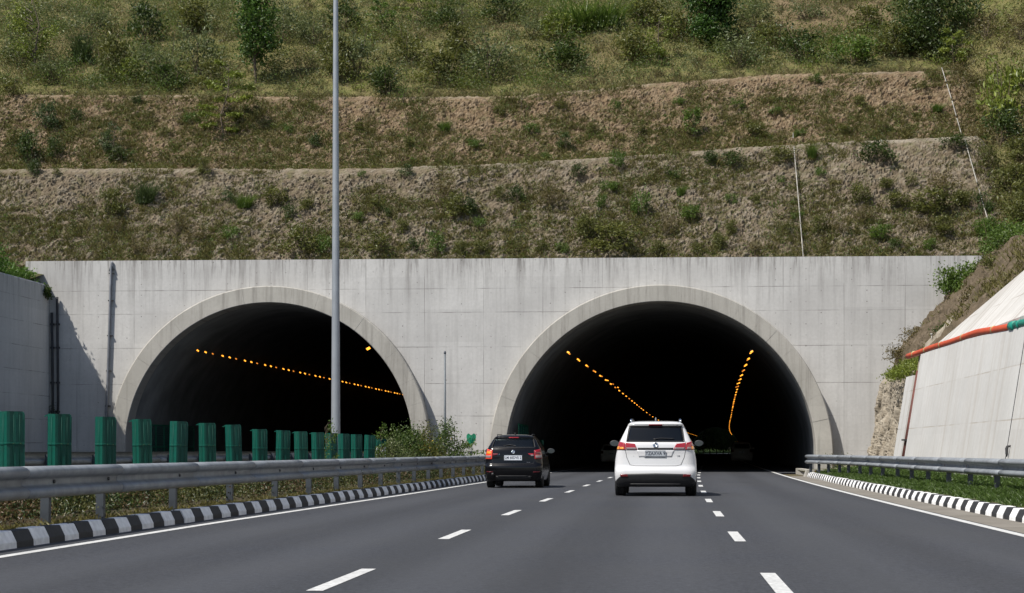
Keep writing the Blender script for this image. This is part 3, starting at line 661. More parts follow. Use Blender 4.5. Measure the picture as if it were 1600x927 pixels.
# trees and saplings -------------------------------------------------------
def tree(name, label, x, y, h, w, kind, mat, group=None, crown0=.12, z=None, leaf=.15, n=2600, trunk=.07, seed=1, fill=1.0):
    rng = np.random.default_rng(seed); r = empty(name, (x, y, float(terrain(x, y))-.05 if z is None else z)); tag(r, label, 'tree', group)
    mb = MB(); top = np.array([rng.normal()*.04*h, rng.normal()*.04*h, h*.97])
    pts = [np.array([0, 0, -.1]), np.array([rng.normal()*.02*h, rng.normal()*.02*h, h*.3]), np.array([rng.normal()*.04*h, rng.normal()*.03*h, h*.62]), top]
    mb.tube(pts, [trunk, trunk*.8, trunk*.5, trunk*.12], 8, False)
    P = []; D = []; T = []
    ends = []
    if kind == 'dense':
        nc = 75
        for c in range(nc):
            u = rng.uniform(0, 1); zz = crown0+(1-crown0)*u
            env = (.50+.60*math.sin(PI*min(1, u*1.15)**.8)) if u < .87 else 1.05*(1-u)/.13*.72+.18
            a = rng.uniform(0, 2*PI); rr = .5*w*min(env, 1.0)*math.sqrt(rng.uniform(.05, 1)); e = np.array([rr*math.cos(a), rr*math.sin(a), zz*h]); ends.append(e)
            m = int(n/nc*rng.uniform(.5, 1.5)); q = rng.normal(size=(m, 3))*np.array([.13*w, .13*w, .075*h**.8]); P.append(e+q); T.append(np.clip(rng.uniform(0, .55)+rng.uniform(0, .45, m), 0, 1))
    elif kind == 'layered':
        nb = 13
        for c in range(nb):
            u = crown0+(1-crown0)*(c+.5)/nb; a = c*2.4+rng.normal()*.3; L = .5*w*(.55+.6*math.sin(PI*u))*rng.uniform(.7, 1.15)
            b = pts[1]*(1-u)+top*u; b = np.array([b[0], b[1], u*h]); e = b+np.array([L*math.cos(a), L*math.sin(a), .10*h*rng.uniform(-.3, .8)]); ends.append(e)
            m = int(n/nb*rng.uniform(.6, 1.3)); t = np.sqrt(rng.uniform(.08, 1, m))[:, None]; wd = (.32*L*(1-abs(t-.55)))*rng.normal(size=(m, 1))*.6
            perp = np.array([-math.sin(a), math.cos(a), 0]); P.append(b+(e-b)*t+perp*wd+np.array([0, 0, -.05])*abs(wd)+rng.normal(size=(m, 3))*.02); T.append(np.clip(rng.uniform(.1, .6)+rng.uniform(0, .4, m), 0, 1))
    else:   # sparse sapling
        nb = 22
        for c in range(nb):
            u = crown0+(1-crown0)*rng.uniform(0, 1); a = rng.uniform(0, 2*PI); L = .5*w*(.35+.75*math.sin(PI*(u*.85+.08)))*rng.uniform(.6, 1.1)
            b = np.array([0, 0, u*h*.9]); e = np.array([L*math.cos(a), L*math.sin(a), u*h+.12*h*rng.uniform(0, 1)]); ends.append(e)
            m = int(n/nb*rng.uniform(.5, 1.4)); t = rng.uniform(.5, 1.05, m)[:, None]; P.append(b+(e-b)*t+rng.normal(size=(m, 3))*np.array([.07*w, .07*w, .03*h])); T.append(np.clip(rng.uniform(0, .5)+rng.uniform(0, .5, m), 0, 1))
    for e in ends[::(2 if kind == 'dense' else 1)]:
        u = max(.1, min(.95, e[2]/h-.12)); b = pts[0]*(1-u)+top*u; b = Vector((b[0], b[1], u*h))
        mb.tube([b, (b+Vector(e))/2+Vector((0, 0, .03*h)), Vector(e)], [trunk*.38, trunk*.24, trunk*.08], 5, False)
    mb.build('trunk', M['bark'], r)
    P = np.concatenate(P); T = np.concatenate(T); k = P[:, 2] > .03*h; P, T = P[k], T[k]
    V, F = leaf_quads(P, rng.uniform(.6, 1.2, len(P))*leaf, rng, .1, .5)
    link('crown', np_mesh('crown', V, F, attrs={'tint': ('FACE', T)}), mat, r)
    return r
H = 'trees on the hillside'; M['slim_leaf'] = leafmat('leaf_slim_tree', (.018, .046, .009), (.115, .210, .026), .35)
tree('broadleaf_tree', 'tall dense dark green tree left of the lamp post on the hilltop slope', -24.8, 112.0, 6.2, 2.35, 'dense', M['slim_leaf'], H, .26, leaf=.22, n=6200, trunk=.10, seed=2)
tree('broadleaf_tree', 'rounded deep green tree above the right tunnel at the top edge', 2.97, 115.8, 4.5, 2.7, 'dense', M['tree_leaf'], H, .06, leaf=.24, n=7500, seed=3)
tree('broadleaf_tree', 'broad dark bushy tree near the top right corner of the hill', 16.2, 113.5, 5.0, 4.6, 'dense', LM['d'], H, .05, leaf=.22, n=9500, seed=4)
tree('sapling', 'tall sparse yellow-green sapling at the far left of the hilltop slope', -39.1, 113.3, 5.4, 3.4, 'sparse', LM['y'], H, .15, leaf=.19, n=1900, trunk=.08, seed=5)
tree('sapling', 'feathery light green sapling with layered branches below the dense dark tree', -25.0, 104.6, 4.4, 3.0, 'layered', LM['y'], H, .10, leaf=.17, n=3000, trunk=.06, seed=6)
tree('sapling', 'thin yellowish sapling just left of the rounded deep green tree', -.2, 113.4, 3.0, 2.0, 'sparse', LM['y'], H, .15, leaf=.17, n=1100, trunk=.05, seed=7)
tree('sapling', 'small flat-topped sapling right of the lamp post near the top edge', -18.1, 119.7, 2.0, 2.0, 'layered', LM['g'], H, .35, leaf=.17, n=900, trunk=.05, seed=8)
tree('sapling', 'small green sapling at the top edge, second right of the lamp post', -16.0, 120.8, 2.1, 2.5, 'layered', LM['y'], H, .3, leaf=.17, n=1100, trunk=.05, seed=9)
tree('sapling', 'short pale green sapling at the top edge, third right of the lamp post', -12.9, 119.6, 1.8, 1.6, 'layered', LM['s'], H, .3, leaf=.13, n=420, trunk=.04, seed=10)
tree('sapling', 'pale yellow-green sapling standing in front of the broad dark bushy tree', 17.0, 110.8, 2.4, 2.0, 'layered', LM['y'], H, .2, leaf=.18, n=1200, trunk=.05, seed=11)
tree('sapling', 'slim green sapling at the foot of the upper stone slope above the right tunnel', 1.7, 103.8, 2.0, 1.1, 'sparse', LM['g'], H, .1, leaf=.15, n=700, trunk=.03, seed=12)
tree('sapling', 'little lone sapling on the rim of the upper stone slope right of the lamp post', -8.1, 106.1, 1.4, 1.0, 'layered', LM['o'], H, .35, leaf=.11, n=240, trunk=.03, seed=13)
tree('sapling', 'dark sapling with a pale bare stem at the left on the upper stone slope', -31.0, 103.1, 2.0, 1.2, 'sparse', LM['b'], H, .35, leaf=.12, n=380, trunk=.035, seed=14)
tree('sapling', 'dark leafy sapling with pale stem on the hilltop slope near the left edge', -36.7, 115.6, 1.9, 1.3, 'sparse', LM['d'], H, .3, leaf=.13, n=420, trunk=.035, seed=15)
tree('sapling', 'tiny light green sapling on the rim left of the rounded dark shrub', -15.0, 106.8, 1.1, .7, 'sparse', LM['g'], H, .1, leaf=.10, n=220, trunk=.02, seed=16)
# shrubs off the terraces
def put(kd, v, x, y, z, h, w, label, name='shrub', rz=0., mat=None):
    me = SHRUB_MESH[kd][v]
    if mat: me = me.copy(); me.materials[0] = mat
    o = bpy.data.objects.new(name, me); COL.objects.link(o); o.location = (x, y, z); o.scale = (w, w, h); o.rotation_euler = (0, 0, rz)
    return tag(o, label, 'shrub')
def dense_bush(name, label, x, y, z, h, wx, wy, mat, n=2600, leaf=.10, seed=1, cat='bush'):
    rng = np.random.default_rng(seed); parts = []; ends = []
    for c in range(34):
        a = rng.uniform(0, 2*PI); r = math.sqrt(rng.uniform(0, 1)); zz = rng.uniform(.1, .95)*(1-.55*r*r)
        e = np.array([r*.45*wx*math.cos(a), r*.45*wy*math.sin(a), zz*h]); ends.append(e); m = int(n/34*rng.uniform(.5, 1.5))
        P = e+rng.normal(size=(m, 3))*np.array([.10*wx, .10*wy, .10*h]); P = P[P[:, 2] > -.1*h]
        V, F = leaf_quads(P, leaf*rng.uniform(.6, 1.3, len(P)), rng, .25, .45); parts.append((V, F, 0, np.clip(rng.uniform(0, .5)+rng.uniform(0, .5, len(F)), 0, 1)))
    mb = MB(); stems_mb(mb, ends[::3], (0, 0, -.1), .02, rng, 5); V, F = mb_quads(mb); parts.append((V, F, 1, np.full(len(F), .5)))
    V, F, mi, t = combine(parts); o = link(name, np_mesh(name, V, F, mi, attrs={'tint': ('FACE', t)}), [mat, M['twig']])
    o.location = (x, y, z); return tag(o, label, cat)
dense_bush('bush', 'bright green bush on the left wall top, in the corner beside the portal', -32.5, 90.8, 9.5, 1.05, 1.9, 4.6, M['bush_leaf'], 3400, .16, 21)
dense_bush('bush', 'bright green bush on the left wall top, cut by the left picture edge', -32.3, 86.2, 9.5, 1.75, 2.4, 5.0, M['bush_leaf'], 4200, .16, 22)
dense_bush('bush', 'dark overhanging bush at the tip of the left wall beside the portal', -31.45, 92.6, 8.95, .70, .55, .9, LM['d'], 1100, .13, 23)
dense_bush('bush', 'leafy green bush hanging over the right end of the portal wall', 14.5, 91.4, float(bank(14.5, 91.4))-.3, 1.7, 2.6, 2.0, LM['g'], 4200, .16, 24)
dense_bush('bush', 'dry brownish bush at the edge of the bank against the portal wall', 12.5, 91.8, float(bank(12.5, 91.8))-.3, 1.0, 1.9, 1.4, LM['w'], 1900, .10, 25)
dense_bush('bush', 'dry straggly bush halfway up the bank above the orange pipe end', 11.7, 90.2, float(bank(11.7, 90.2))-.4, 1.1, 2.0, 1.6, LM['w'], 1900, .10, 26)
dense_bush('bush', 'yellowish grass clump on top of the rock stump beside the right wall', 10.75, 82., 4.25, .95, 1.5, 9.0, LM['y'], 4200, .13, 27)
dense_bush('bush', 'low thin weed at the foot of the portal wall behind the right guardrail', 8.6, 92.2, .2, 1.0, 1.5, .8, LM['o'], 260, .11, 28)
dense_bush('bush', 'low green weed at the foot of the right arch ring behind the guardrail', 9.4, 91.6, .2, .7, 1.0, .8, LM['g'], 260, .11, 29)
dense_bush('bush', 'green bush on the bank just above the diagonal edge of the slope facing', 13.0, 64.0, float(bank(13.0, 64.0))-.1, .8, 2.2, 2.6, LM['g'], 900, .12, 30)
dense_bush('bush', 'small green bush behind the orange pipe in the corner of the slope facing', 10.6, 70.5, float(bank(10.6, 70.5))-.1, .6, 1.0, 2.0, LM['d'], 500, .10, 31)
for x_, y_, h_, w_, kd_, n_, sd_, lb_ in ((16.2, 88.0, 1.5, 2.6, 'g', 2200, 32, 'fresh green bush at the crest of the bank by the right edge'), (15.0, 84.5, .8, 1.8, 'o', 1000, 33, 'low olive bush on the upper part of the bank above the orange pipe'), (17.6, 85.0, 1.3, 2.8, 'y', 1800, 34, 'yellowish bush cut by the right edge on top of the bank'), (13.3, 80.0, .6, 1.6, 'w', 800, 35, 'withered low bush halfway up the bank above the orange pipe')):
    dense_bush('bush', lb_, x_, y_, float(bank(x_, y_))-.15, h_, w_, w_, LM[kd_], n_, .13, sd_)
# median bushes near the tunnel
M['mbush'] = leafmat('median_bush_leaf', (.034, .066, .014), (.145, .205, .042), .35)
B = 'bushes in the median near the tunnel'
for args in [('bush', 'tall olive bush in the median in front of the left arch foot', -9.5, 67.0, .1, 2.0, 1.9, 1.5, M['mbush'], 7000, .10, 41),
             ('bush', 'yellow-flowered bush in the middle of the median bushes', -9.0, 69.5, .1, 1.95, 1.7, 1.5, LM['o'], 6500, .095, 42),
             ('bush', 'rounded dark bush at the right end of the median bushes below the slim pole', -8.75, 74.0, .1, 2.15, 2.0, 1.6, M['mbush'], 8500, .10, 43),
             ('bush', 'low pale bush at the left end of the median bushes beside the panels', -9.3, 63.4, .1, 1.5, 1.6, 1.3, LM['s'], 3200, .09, 44)]:
    tag(dense_bush(*args), group=B)
mb = MB(); rng = np.random.default_rng(77); P = np.array([-9.0, 69.3, 1.15])+rng.normal(size=(130, 3))*np.array([.30, .3, .30])
V, F = leaf_quads(P, .09*rng.uniform(.7, 1.2, len(P)), rng, .5, .7)
M['petal'] = leafmat('yellow_petal', (.55, .34, .02), (.75, .52, .05))
tag(link('flowers', np_mesh('flowers', V, F, attrs={'tint': ('FACE', rng.uniform(0, 1, len(F)))}), M['petal']), 'loose yellow blossoms scattered over the middle median bush', 'flowers', kind='stuff')

# uncountable greenery ------------------------------------------------------
def cover(name, P, size, mat, rng, label, up=.3, aspect=.45, tint=None, cat='undergrowth'):
    V, F = leaf_quads(P, size, rng, up, aspect); t = rng.uniform(0, 1, len(F)) if tint is None else tint
    return tag(link(name, np_mesh(name, V, F, attrs={'tint': ('FACE', t)}), mat), label, cat, kind='stuff')
rng = np.random.default_rng(31)
def scatter_upper(n, spread, per, kindmask, hmul):
    x = rng.uniform(-46, 24, n); yc = bench_ys(x)[3]; y = yc + rng.uniform(.1, 17.5, n)
    k = kindmask(x, y, yc)
    x, y = x[k], y[k]; z = terrain(x, y); h = hmul*rng.uniform(.4, 1.3, len(x)); c = np.stack([x, y, z+h*.35], 1)
    P = np.repeat(c, per, 0); hh = np.repeat(h, per); P = P + rng.normal(size=P.shape)*np.stack([spread*(.5+.5*hh), spread*(.5+.5*hh), hh*.30], 1)
    T = np.clip(np.repeat(rng.uniform(0, .6, len(x)), per)+rng.uniform(0, .4, len(P)), 0, 1)
    return P, T
def bare(x, y, yc): return np.maximum(sstep(6, 8, x)*(1-sstep(14.5, 16, x))*sstep(6.0, 7.2, y-yc)*(1-sstep(10.5, 11.5, y-yc)), sstep(17.5, 18.5, x)*sstep(5., 6.5, y-yc))
N = lambda x, y, s: fbm(x*.28, y*.28, s)
for nm, kd, n, sd, lo, hm in (('undergrowth', 's', 800, 81, .42, 1.7), ('undergrowth', 'o', 950, 82, .44, 1.5), ('undergrowth', 'd', 260, 83, .54, 1.7), ('undergrowth', 'y', 420, 84, .53, 1.4), ('undergrowth', 'g', 750, 85, .50, 1.6)):
    P, T = scatter_upper(n, .40, 130, lambda x, y, yc: (N(x, y, sd) > lo-.06) & (bare(x, y, yc) < rng.uniform(.1, 1.4, len(x))) & (y-yc > .5), hm)
    cover(nm, P, .115*rng.uniform(.6, 1.3, len(P)), LM[kd], rng, {'s': 'grey-green scrub covering the hilltop slope', 'o': 'olive scrub covering the hilltop slope', 'd': 'dark leafy scrub in patches on the hilltop slope', 'y': 'yellow-green weeds in patches on the hilltop slope', 'g': 'fresh green weeds in patches on the hilltop slope'}[kd], tint=T)
def scatter_blades(name, x, y, z, h, per, mat, label, lean=.7, w=.035, sp=.09, cat='grass'):
    c = np.repeat(np.stack([x, y, z], 1), per, 0); hh = np.repeat(h, per)*rng.uniform(.55, 1.1, len(c)); c = c+rng.normal(size=c.shape)*np.array([sp, sp, .0])
    V, F = blades(c, hh, rng, lean, w)
    return tag(link(name, np_mesh(name, V, F, attrs={'tint': ('FACE', rng.uniform(0, 1, len(F)))}), mat), label, cat, kind='stuff')
# dry grass on the hilltop and on the benches
x = rng.uniform(-46, 24, 4200); yc = bench_ys(x)[3]; y = yc+rng.uniform(-1.3, 17, 4200)
scatter_blades('grass', x, y, terrain(x, y), rng.uniform(.18, .5, len(x)), 12, M['drygrass'], 'dry grass between the scrub on the hilltop slope', .7, .022, .16)
# tufts on the two stone slopes: thicker towards the foot of each
x = rng.uniform(-46, 19, 25000); y1, yb, y2, yc = bench_ys(x); u = rng.uniform(0, 1, len(x)); t1 = rng.uniform(0, 1, len(x)) < .55
y = np.where(t1, Y0+u*(y1-Y0), yb+u*(y2-yb)); d = fbm(x*.45, y*.6, 91)*.75+.30*(1-u)**1.5+.12*(x < -20)*(~t1)
k = d > rng.uniform(.34, .60, len(x)); x, y, u = x[k], y[k], u[k]
scatter_blades('grass', x, y-.1, terrain(x, y)-.02, rng.uniform(.10, .34, len(x)), 11, M['tuft'], 'olive grass tufts rooted in the two stone slopes', .95, .028, .10)
k = rng.uniform(0, 1, len(x)) < .42; xs_, ys_ = x[k]+.3, y[k]
c = np.stack([xs_, ys_-.12, terrain(xs_, ys_)+.08], 1); P = np.repeat(c, 22, 0)+rng.normal(size=(22*len(c), 3))*np.array([.13, .10, .09])
cover('undergrowth', P, .085*rng.uniform(.6, 1.3, len(P)), LM['o'], rng, 'small olive weeds rooted in the two stone slopes')
k = rng.uniform(0, 1, len(x)) < .24; xs_, ys_ = x[k]-.4, y[k]
c = np.stack([xs_, ys_-.12, terrain(xs_, ys_)+.08], 1); P = np.repeat(c, 22, 0)+rng.normal(size=(22*len(c), 3))*np.array([.12, .10, .10])
cover('undergrowth', P, .085*rng.uniform(.6, 1.3, len(P)), LM['g'], rng, 'small green weeds rooted in the two stone slopes')
# weeds at the toe of the upper slope and along the benches
x = rng.uniform(-46, 17, 1500); y1, yb, y2, yc = bench_ys(x); y = np.where(rng.uniform(0, 1, 1500) < .5, yb-.3+rng.normal(size=1500)*.4, yc-.2+rng.normal(size=1500)*.4)
k = fbm(x*.5, y*.2, 95) > .45; x, y = x[k], y[k]; P = np.repeat(np.stack([x, y, terrain(x, y)+.12], 1), 26, 0); P = P+rng.normal(size=P.shape)*np.array([.2, .15, .13])
cover('undergrowth', P, .10*rng.uniform(.6, 1.3, len(P)), LM['o'], rng, 'low weeds along the two earth benches')
# the bushy slope at the right end
x = rng.uniform(16.6, 24, 1500); y = rng.uniform(94.2, 112, 1500); P = np.repeat(np.stack([x, y, terrain(x, y)+.2], 1), 26, 0); P = P+rng.normal(size=P.shape)*np.array([.25, .22, .22])
k = N(P[:, 0], P[:, 1], 97) > .47
cover('undergrowth', P[k], .12*rng.uniform(.6, 1.3, k.sum()), LM['o'], rng, 'olive scrub on the slope right of the white drains')
cover('undergrowth', P[~k], .12*rng.uniform(.6, 1.3, (~k).sum()), LM['w'], rng, 'brownish scrub on the slope right of the white drains')
# bank above the facing
x = rng.uniform(10.5, 18, 6000); y = rng.uniform(46, 92, 6000); k = (y > 67-(x-9.62)/.252+.4) & (fbm(x*.6, y*.25, 98)-.04*sstep(70, 80, y) > .42); x, y = x[k], y[k]
scatter_blades('grass', x, y, bank(x, y)-.02, rng.uniform(.12, .32, len(x)), 14, M['tuft'], 'grass growing on the bank above the slope facing', .8, .03, .12)
# verge under the right guardrail
n = 5200; y = rng.uniform(16, 81, n); t = rng.uniform(0, 1, n); x = RK(y)+.24+t*(8.55-RK(y)-.24); z = .17+.19*t
scatter_blades('grass', x, y, z-.02, rng.uniform(.04, .11, n)*sstep(-.02, .10, t)+.02+.07*t*t, 13, M['lawn'], 'lush green grass under the right guardrail', .8, .018, .07)
n = 500; y = rng.uniform(16, 81, n); t = rng.uniform(.45, 1, n); x = RK(y)+.24+t*(8.5-RK(y)-.24); P = np.repeat(np.stack([x, y, .27+.16*t], 1), 18, 0); P = P+rng.normal(size=P.shape)*np.array([.14, .16, .10])
cover('undergrowth', P, .06*rng.uniform(.6, 1.3, len(P)), M['lawn'], rng, 'leafy weeds along the foot of the right wall')
# median weeds behind the left guardrail
n = 2300; y = rng.uniform(12, 90, n); x = -8.0+left_adj(y)+road_off(y)-rng.uniform(0, 1.5, n); P = np.repeat(np.stack([x, y, np.full(n, .36)], 1), 26, 0); P = P+rng.normal(size=P.shape)*np.array([.14, .16, .13]); P[:, 2] = np.clip(P[:, 2], .08, .74)
a = rng.uniform(0, 1, len(P)); nz_ = fbm(P[:, 0]*.8, P[:, 1]*.8, 99)
MW = [leafmat('median_olive', (.030, .036, .008), (.085, .088, .022), .12), leafmat('median_shade', (.012, .022, .006), (.040, .062, .014), .1), leafmat('median_brown', (.050, .030, .014), (.120, .080, .038), .1)]  # leaf colours darkened to carry the shade on the road side
for lo, hi, mm, lb in ((0, .40, MW[0], 'olive weeds in the median behind the left guardrail'), (.40, .60, MW[1], 'shade-darkened weeds in the median behind the left guardrail'), (.60, 1, MW[2], 'withered brown weeds in the median behind the left guardrail')):
    k = (nz_ >= lo) & (nz_ < hi); cover('undergrowth', P[k], .055*rng.uniform(.6, 1.3, k.sum()), mm, rng, lb)
n = 1100; y = rng.uniform(12, 91, n); x = LK(y)-.27-rng.uniform(0, 1, n)**1.3*.5
scatter_blades('grass', x, y, np.full(n, .13), rng.uniform(.05, .14, n), 12, M['tuft'], 'green grass fringe along the left striped kerb', .9, .018, .07)
n = 2600; y = rng.uniform(20, 91, n); x = rng.uniform(-12.3, -9.2, n)
scatter_blades('grass', x, y, np.full(n, .1), rng.uniform(.15, .5, n), 11, M['tuft'], 'rough grass across the middle of the median', .8, .025, .10)
n = 900; y = rng.uniform(35, 93, n); x = rng.uniform(-31.3, -27.6, n)
scatter_blades('grass', x, y, np.full(n, .05), rng.uniform(.15, .5, n), 11, M['tuft'], 'rough grass along the foot of the far left wall', .8, .03, .12)
# beyond the tunnel's far end: lit grass bank and a tree row added to darken the exit
mb = MB(); yy = np.arange(655, 730, 5.)
rings = []
for y_ in yy:
    c = float(TC(y_)+far_bend(y_))-9.0; rings.append([(c-14, y_, -.1), (c-10, y_, 1.5), (c-4, y_, 1.4), (c, y_, -.1)])
mb.smooth = True; mb.loft(rings); M['far_grass'] = soil('far_grass', (.018, .034, .007), (.03, .05, .010), (.045, .062, .015), .4)
tag(mb.build('grass_bank', M['far_grass']), kind='structure')
for i in range(16):
    dx = -15+2.1*i; y_ = 611+(i*7) % 31; h_ = 10.5+(i*5) % 4
    tree('exit_screen_tree', 'tree added to darken the view beyond the far end of the right tunnel', float(TC(y_))+dx, y_, h_, 8.5, 'dense', LM['d'], 'trees beyond the tunnel', .14, z=0., leaf=.75, n=2600, trunk=.2, seed=60+i)
xs_ = np.linspace(-260, 320, 60); yy = np.concatenate([np.linspace(745, 900, 14), [1400.]]); X, Y = np.meshgrid(xs_, yy, indexing='ij')  # hill added to cover the bright sky behind the exit trees
Z = -.2+np.clip(Y-745, 0, 155)*.55*(.7+.6*fbm(X*.02, Y*.02, 55)); V = np.stack([X, Y, Z], -1).reshape(-1, 3); n = len(yy); i = (np.arange(len(xs_)-1)[:, None]*n+np.arange(n-1)[None, :]).ravel()
tag(link('backing_hills', np_mesh('backing_hills', V, np.stack([i, i+n, i+n+1, i+1], 1), smooth=True), soil('backing_woods', (.012, .022, .006), (.025, .04, .012), (.04, .055, .02), .12)), kind='structure')
# ------------------------------------------------------------------ roadside furniture
def galv():
    g = G('galvanised_steel'); v = g.coord(); n = g.noise(3.5, v, 5, .65); f = g.noise(30, v, 3, .7)
    c = g.mix(g.ramp(n, [(.35, 0.0), (.7, 1.0)]), (.17, .185, .20), (.29, .31, .33)); c = g.mix(g.math('MULTIPLY', f, .3), c, (.22, .235, .25))
    g.base(c).p(Metallic=.12, Roughness=.5); return g.m
M['galv'] = galv()
M['post'] = plain('post_steel', (.060, .070, .082), .55, .45, .25, 5)
M['rust'] = plain('rusty_bolt', (.20, .085, .03), .85, .2, .5, 20)
M['bolt'] = plain('dull_bolt', (.12, .125, .13), .6, .5, .3, 20)
M['pipe_slim'] = plain('slim_pole_steel', (.13, .145, .155), .6, .2); M['pole'] = plain('pole_paint', (.30, .32, .34), .45, .35, .10, 2)
WP = [(0.0, .0), (.03, .006), (.075, .022), (.105, .05), (.113, .078), (.105, .106), (.075, .132), (.025, .150), (.004, .165), (.0, .185), (.0, .215), (.004, .235), (.025, .25), (.075, .268), (.105, .294), (.113, .322), (.105, .350), (.075, .378), (.03, .394), (0, .40)]
def sweep_beam(mb, fx, y0, y1, side, z0, hgt, seclen, bend=None):
    """W-beam in lapped lengths. side +1 faces +x"""
    y = y0; k = 0; sc = hgt/.40
    while y < y1-.01:
        e = min(y+seclen, y1); o = .004*(k % 2)
        rings = []
        for t in np.linspace(y-.12, e, 5):
            x = float(fx(t)); out = [(x+side*(p+o), t, z0+q*sc) for p, q in WP]; inn = [(x+side*(p+o-.006), t, z0+q*sc) for p, q in reversed(WP)]
            rings.append(out+inn)
        mb.smooth = True; mb.loft(rings); mb.smooth = False; y = e; k += 1
def guardrail(label, fx, side, y0, y1, z0, hgt, posts, ground, rustfrac=0.0, seed=1, seclen=4.0, endcap=None):
    r = random.Random(seed); ym = (y0+y1)/2; root = empty('guardrail', (float(fx(ym)), ym, 0)); tag(root, label, 'guardrail')
    inv = Matrix.Translation((-root.location.x, -ym, 0)); mb = MB(); sweep_beam(mb, fx, y0, y1, side, z0, hgt, seclen)
    for p in posts:
        x = float(fx(p)); mb.cur = 2 if r.random() < rustfrac else 1
        mb.lathe([(.0, -.004), (.026, 0), (.024, .02), (.012, .03)], (x+side*.004, p+.09, z0+hgt*.5), 'x', 10)
        if mb.cur == 2: mb.box((x+side*.007, p+.09, z0+hgt*.5-.035), (.003, .05, .07))
    mb.cur = 0
    if endcap is not None:      # rolled bull-nose at the tunnel end
        x = float(fx(endcap)); sc = hgt/.4
        for zc in (.082, .318):
            path = [(x+side*(.03), endcap-.05, z0+zc*sc), (x+side*.02, endcap+.18, z0+zc*sc), (x-side*.10, endcap+.30, z0+zc*sc), (x-side*.22, endcap+.22, z0+zc*sc)]
            mb.tube(path, .062, 10)
    b = mb.build('beam', [M['galv'], M['bolt'], M['rust']], root); b.matrix_parent_inverse = inv
    mbp = MB(); hh = z0+hgt*.86-ground     # one post: folded channel
    prof = [(-.055, -.05), (.055, -.05), (.055, -.03), (-.035, -.03), (-.035, .03), (.055, .03), (.055, .05), (-.055, .05)]
    prof = [(-side*a, b_) for a, b_ in prof]
    mbp.prism(prof, ground-.2, ground+hh, 'z'); mbp.box((side*.03, 0, ground+hh-.12), (.06, .07, .16)); me = mbp.mesh('post'); me.materials.append(M['post'])
    for p in posts:
        o = bpy.data.objects.new('post', me); COL.objects.link(o); o.parent = root; o.matrix_parent_inverse = inv
        o.location = (float(fx(p))-side*.075, p, r.uniform(-.01, .01)); o.rotation_euler = (r.uniform(-.015, .015), r.uniform(-.015, .015), 0)
    return root
LR = lambda Y: -7.78+left_adj(Y)+road_off(Y)
lp = [10.6, 13.8, 17.0, 20.2, 23.1, 25.4, 29.1, 32.7, 36.2, 39.4]+[42.4+3.0*k for k in range(16)]
guardrail('long galvanised guardrail between the left striped kerb and the green panels', LR, 1, 6, 90, .52, .405, lp, .14)
RR = lambda Y: np.interp(Y, [-10, 20, 37, 50, 65, 73, 77, 79], [7.5, 7.4, 7.2, 7.05, 6.98, 6.72, 6.3, 6.05])
rp = [15.5, 18.7, 21.9, 25.1, 28.3, 31.4, 34.6, 37.7, 40.9, 44.2, 47.3, 50.6, 53.8, 56.9, 60.5, 63.9, 66.7, 69.8, 72.4, 74.8, 76.8, 78.5]
guardrail('galvanised guardrail with rusty bolts along the green verge on the right', RR, -1, 12, 78.8, .57, .375, rp, .2, .75, 4, endcap=78.8)
FR = lambda Y: np.full(np.shape(Y), -12.05)
guardrail('far guardrail across the median, seen behind the green panels', FR, -1, 20, 91, .69, .40, [20.5+3.0*k for k in range(24)], .1, .1, 5)

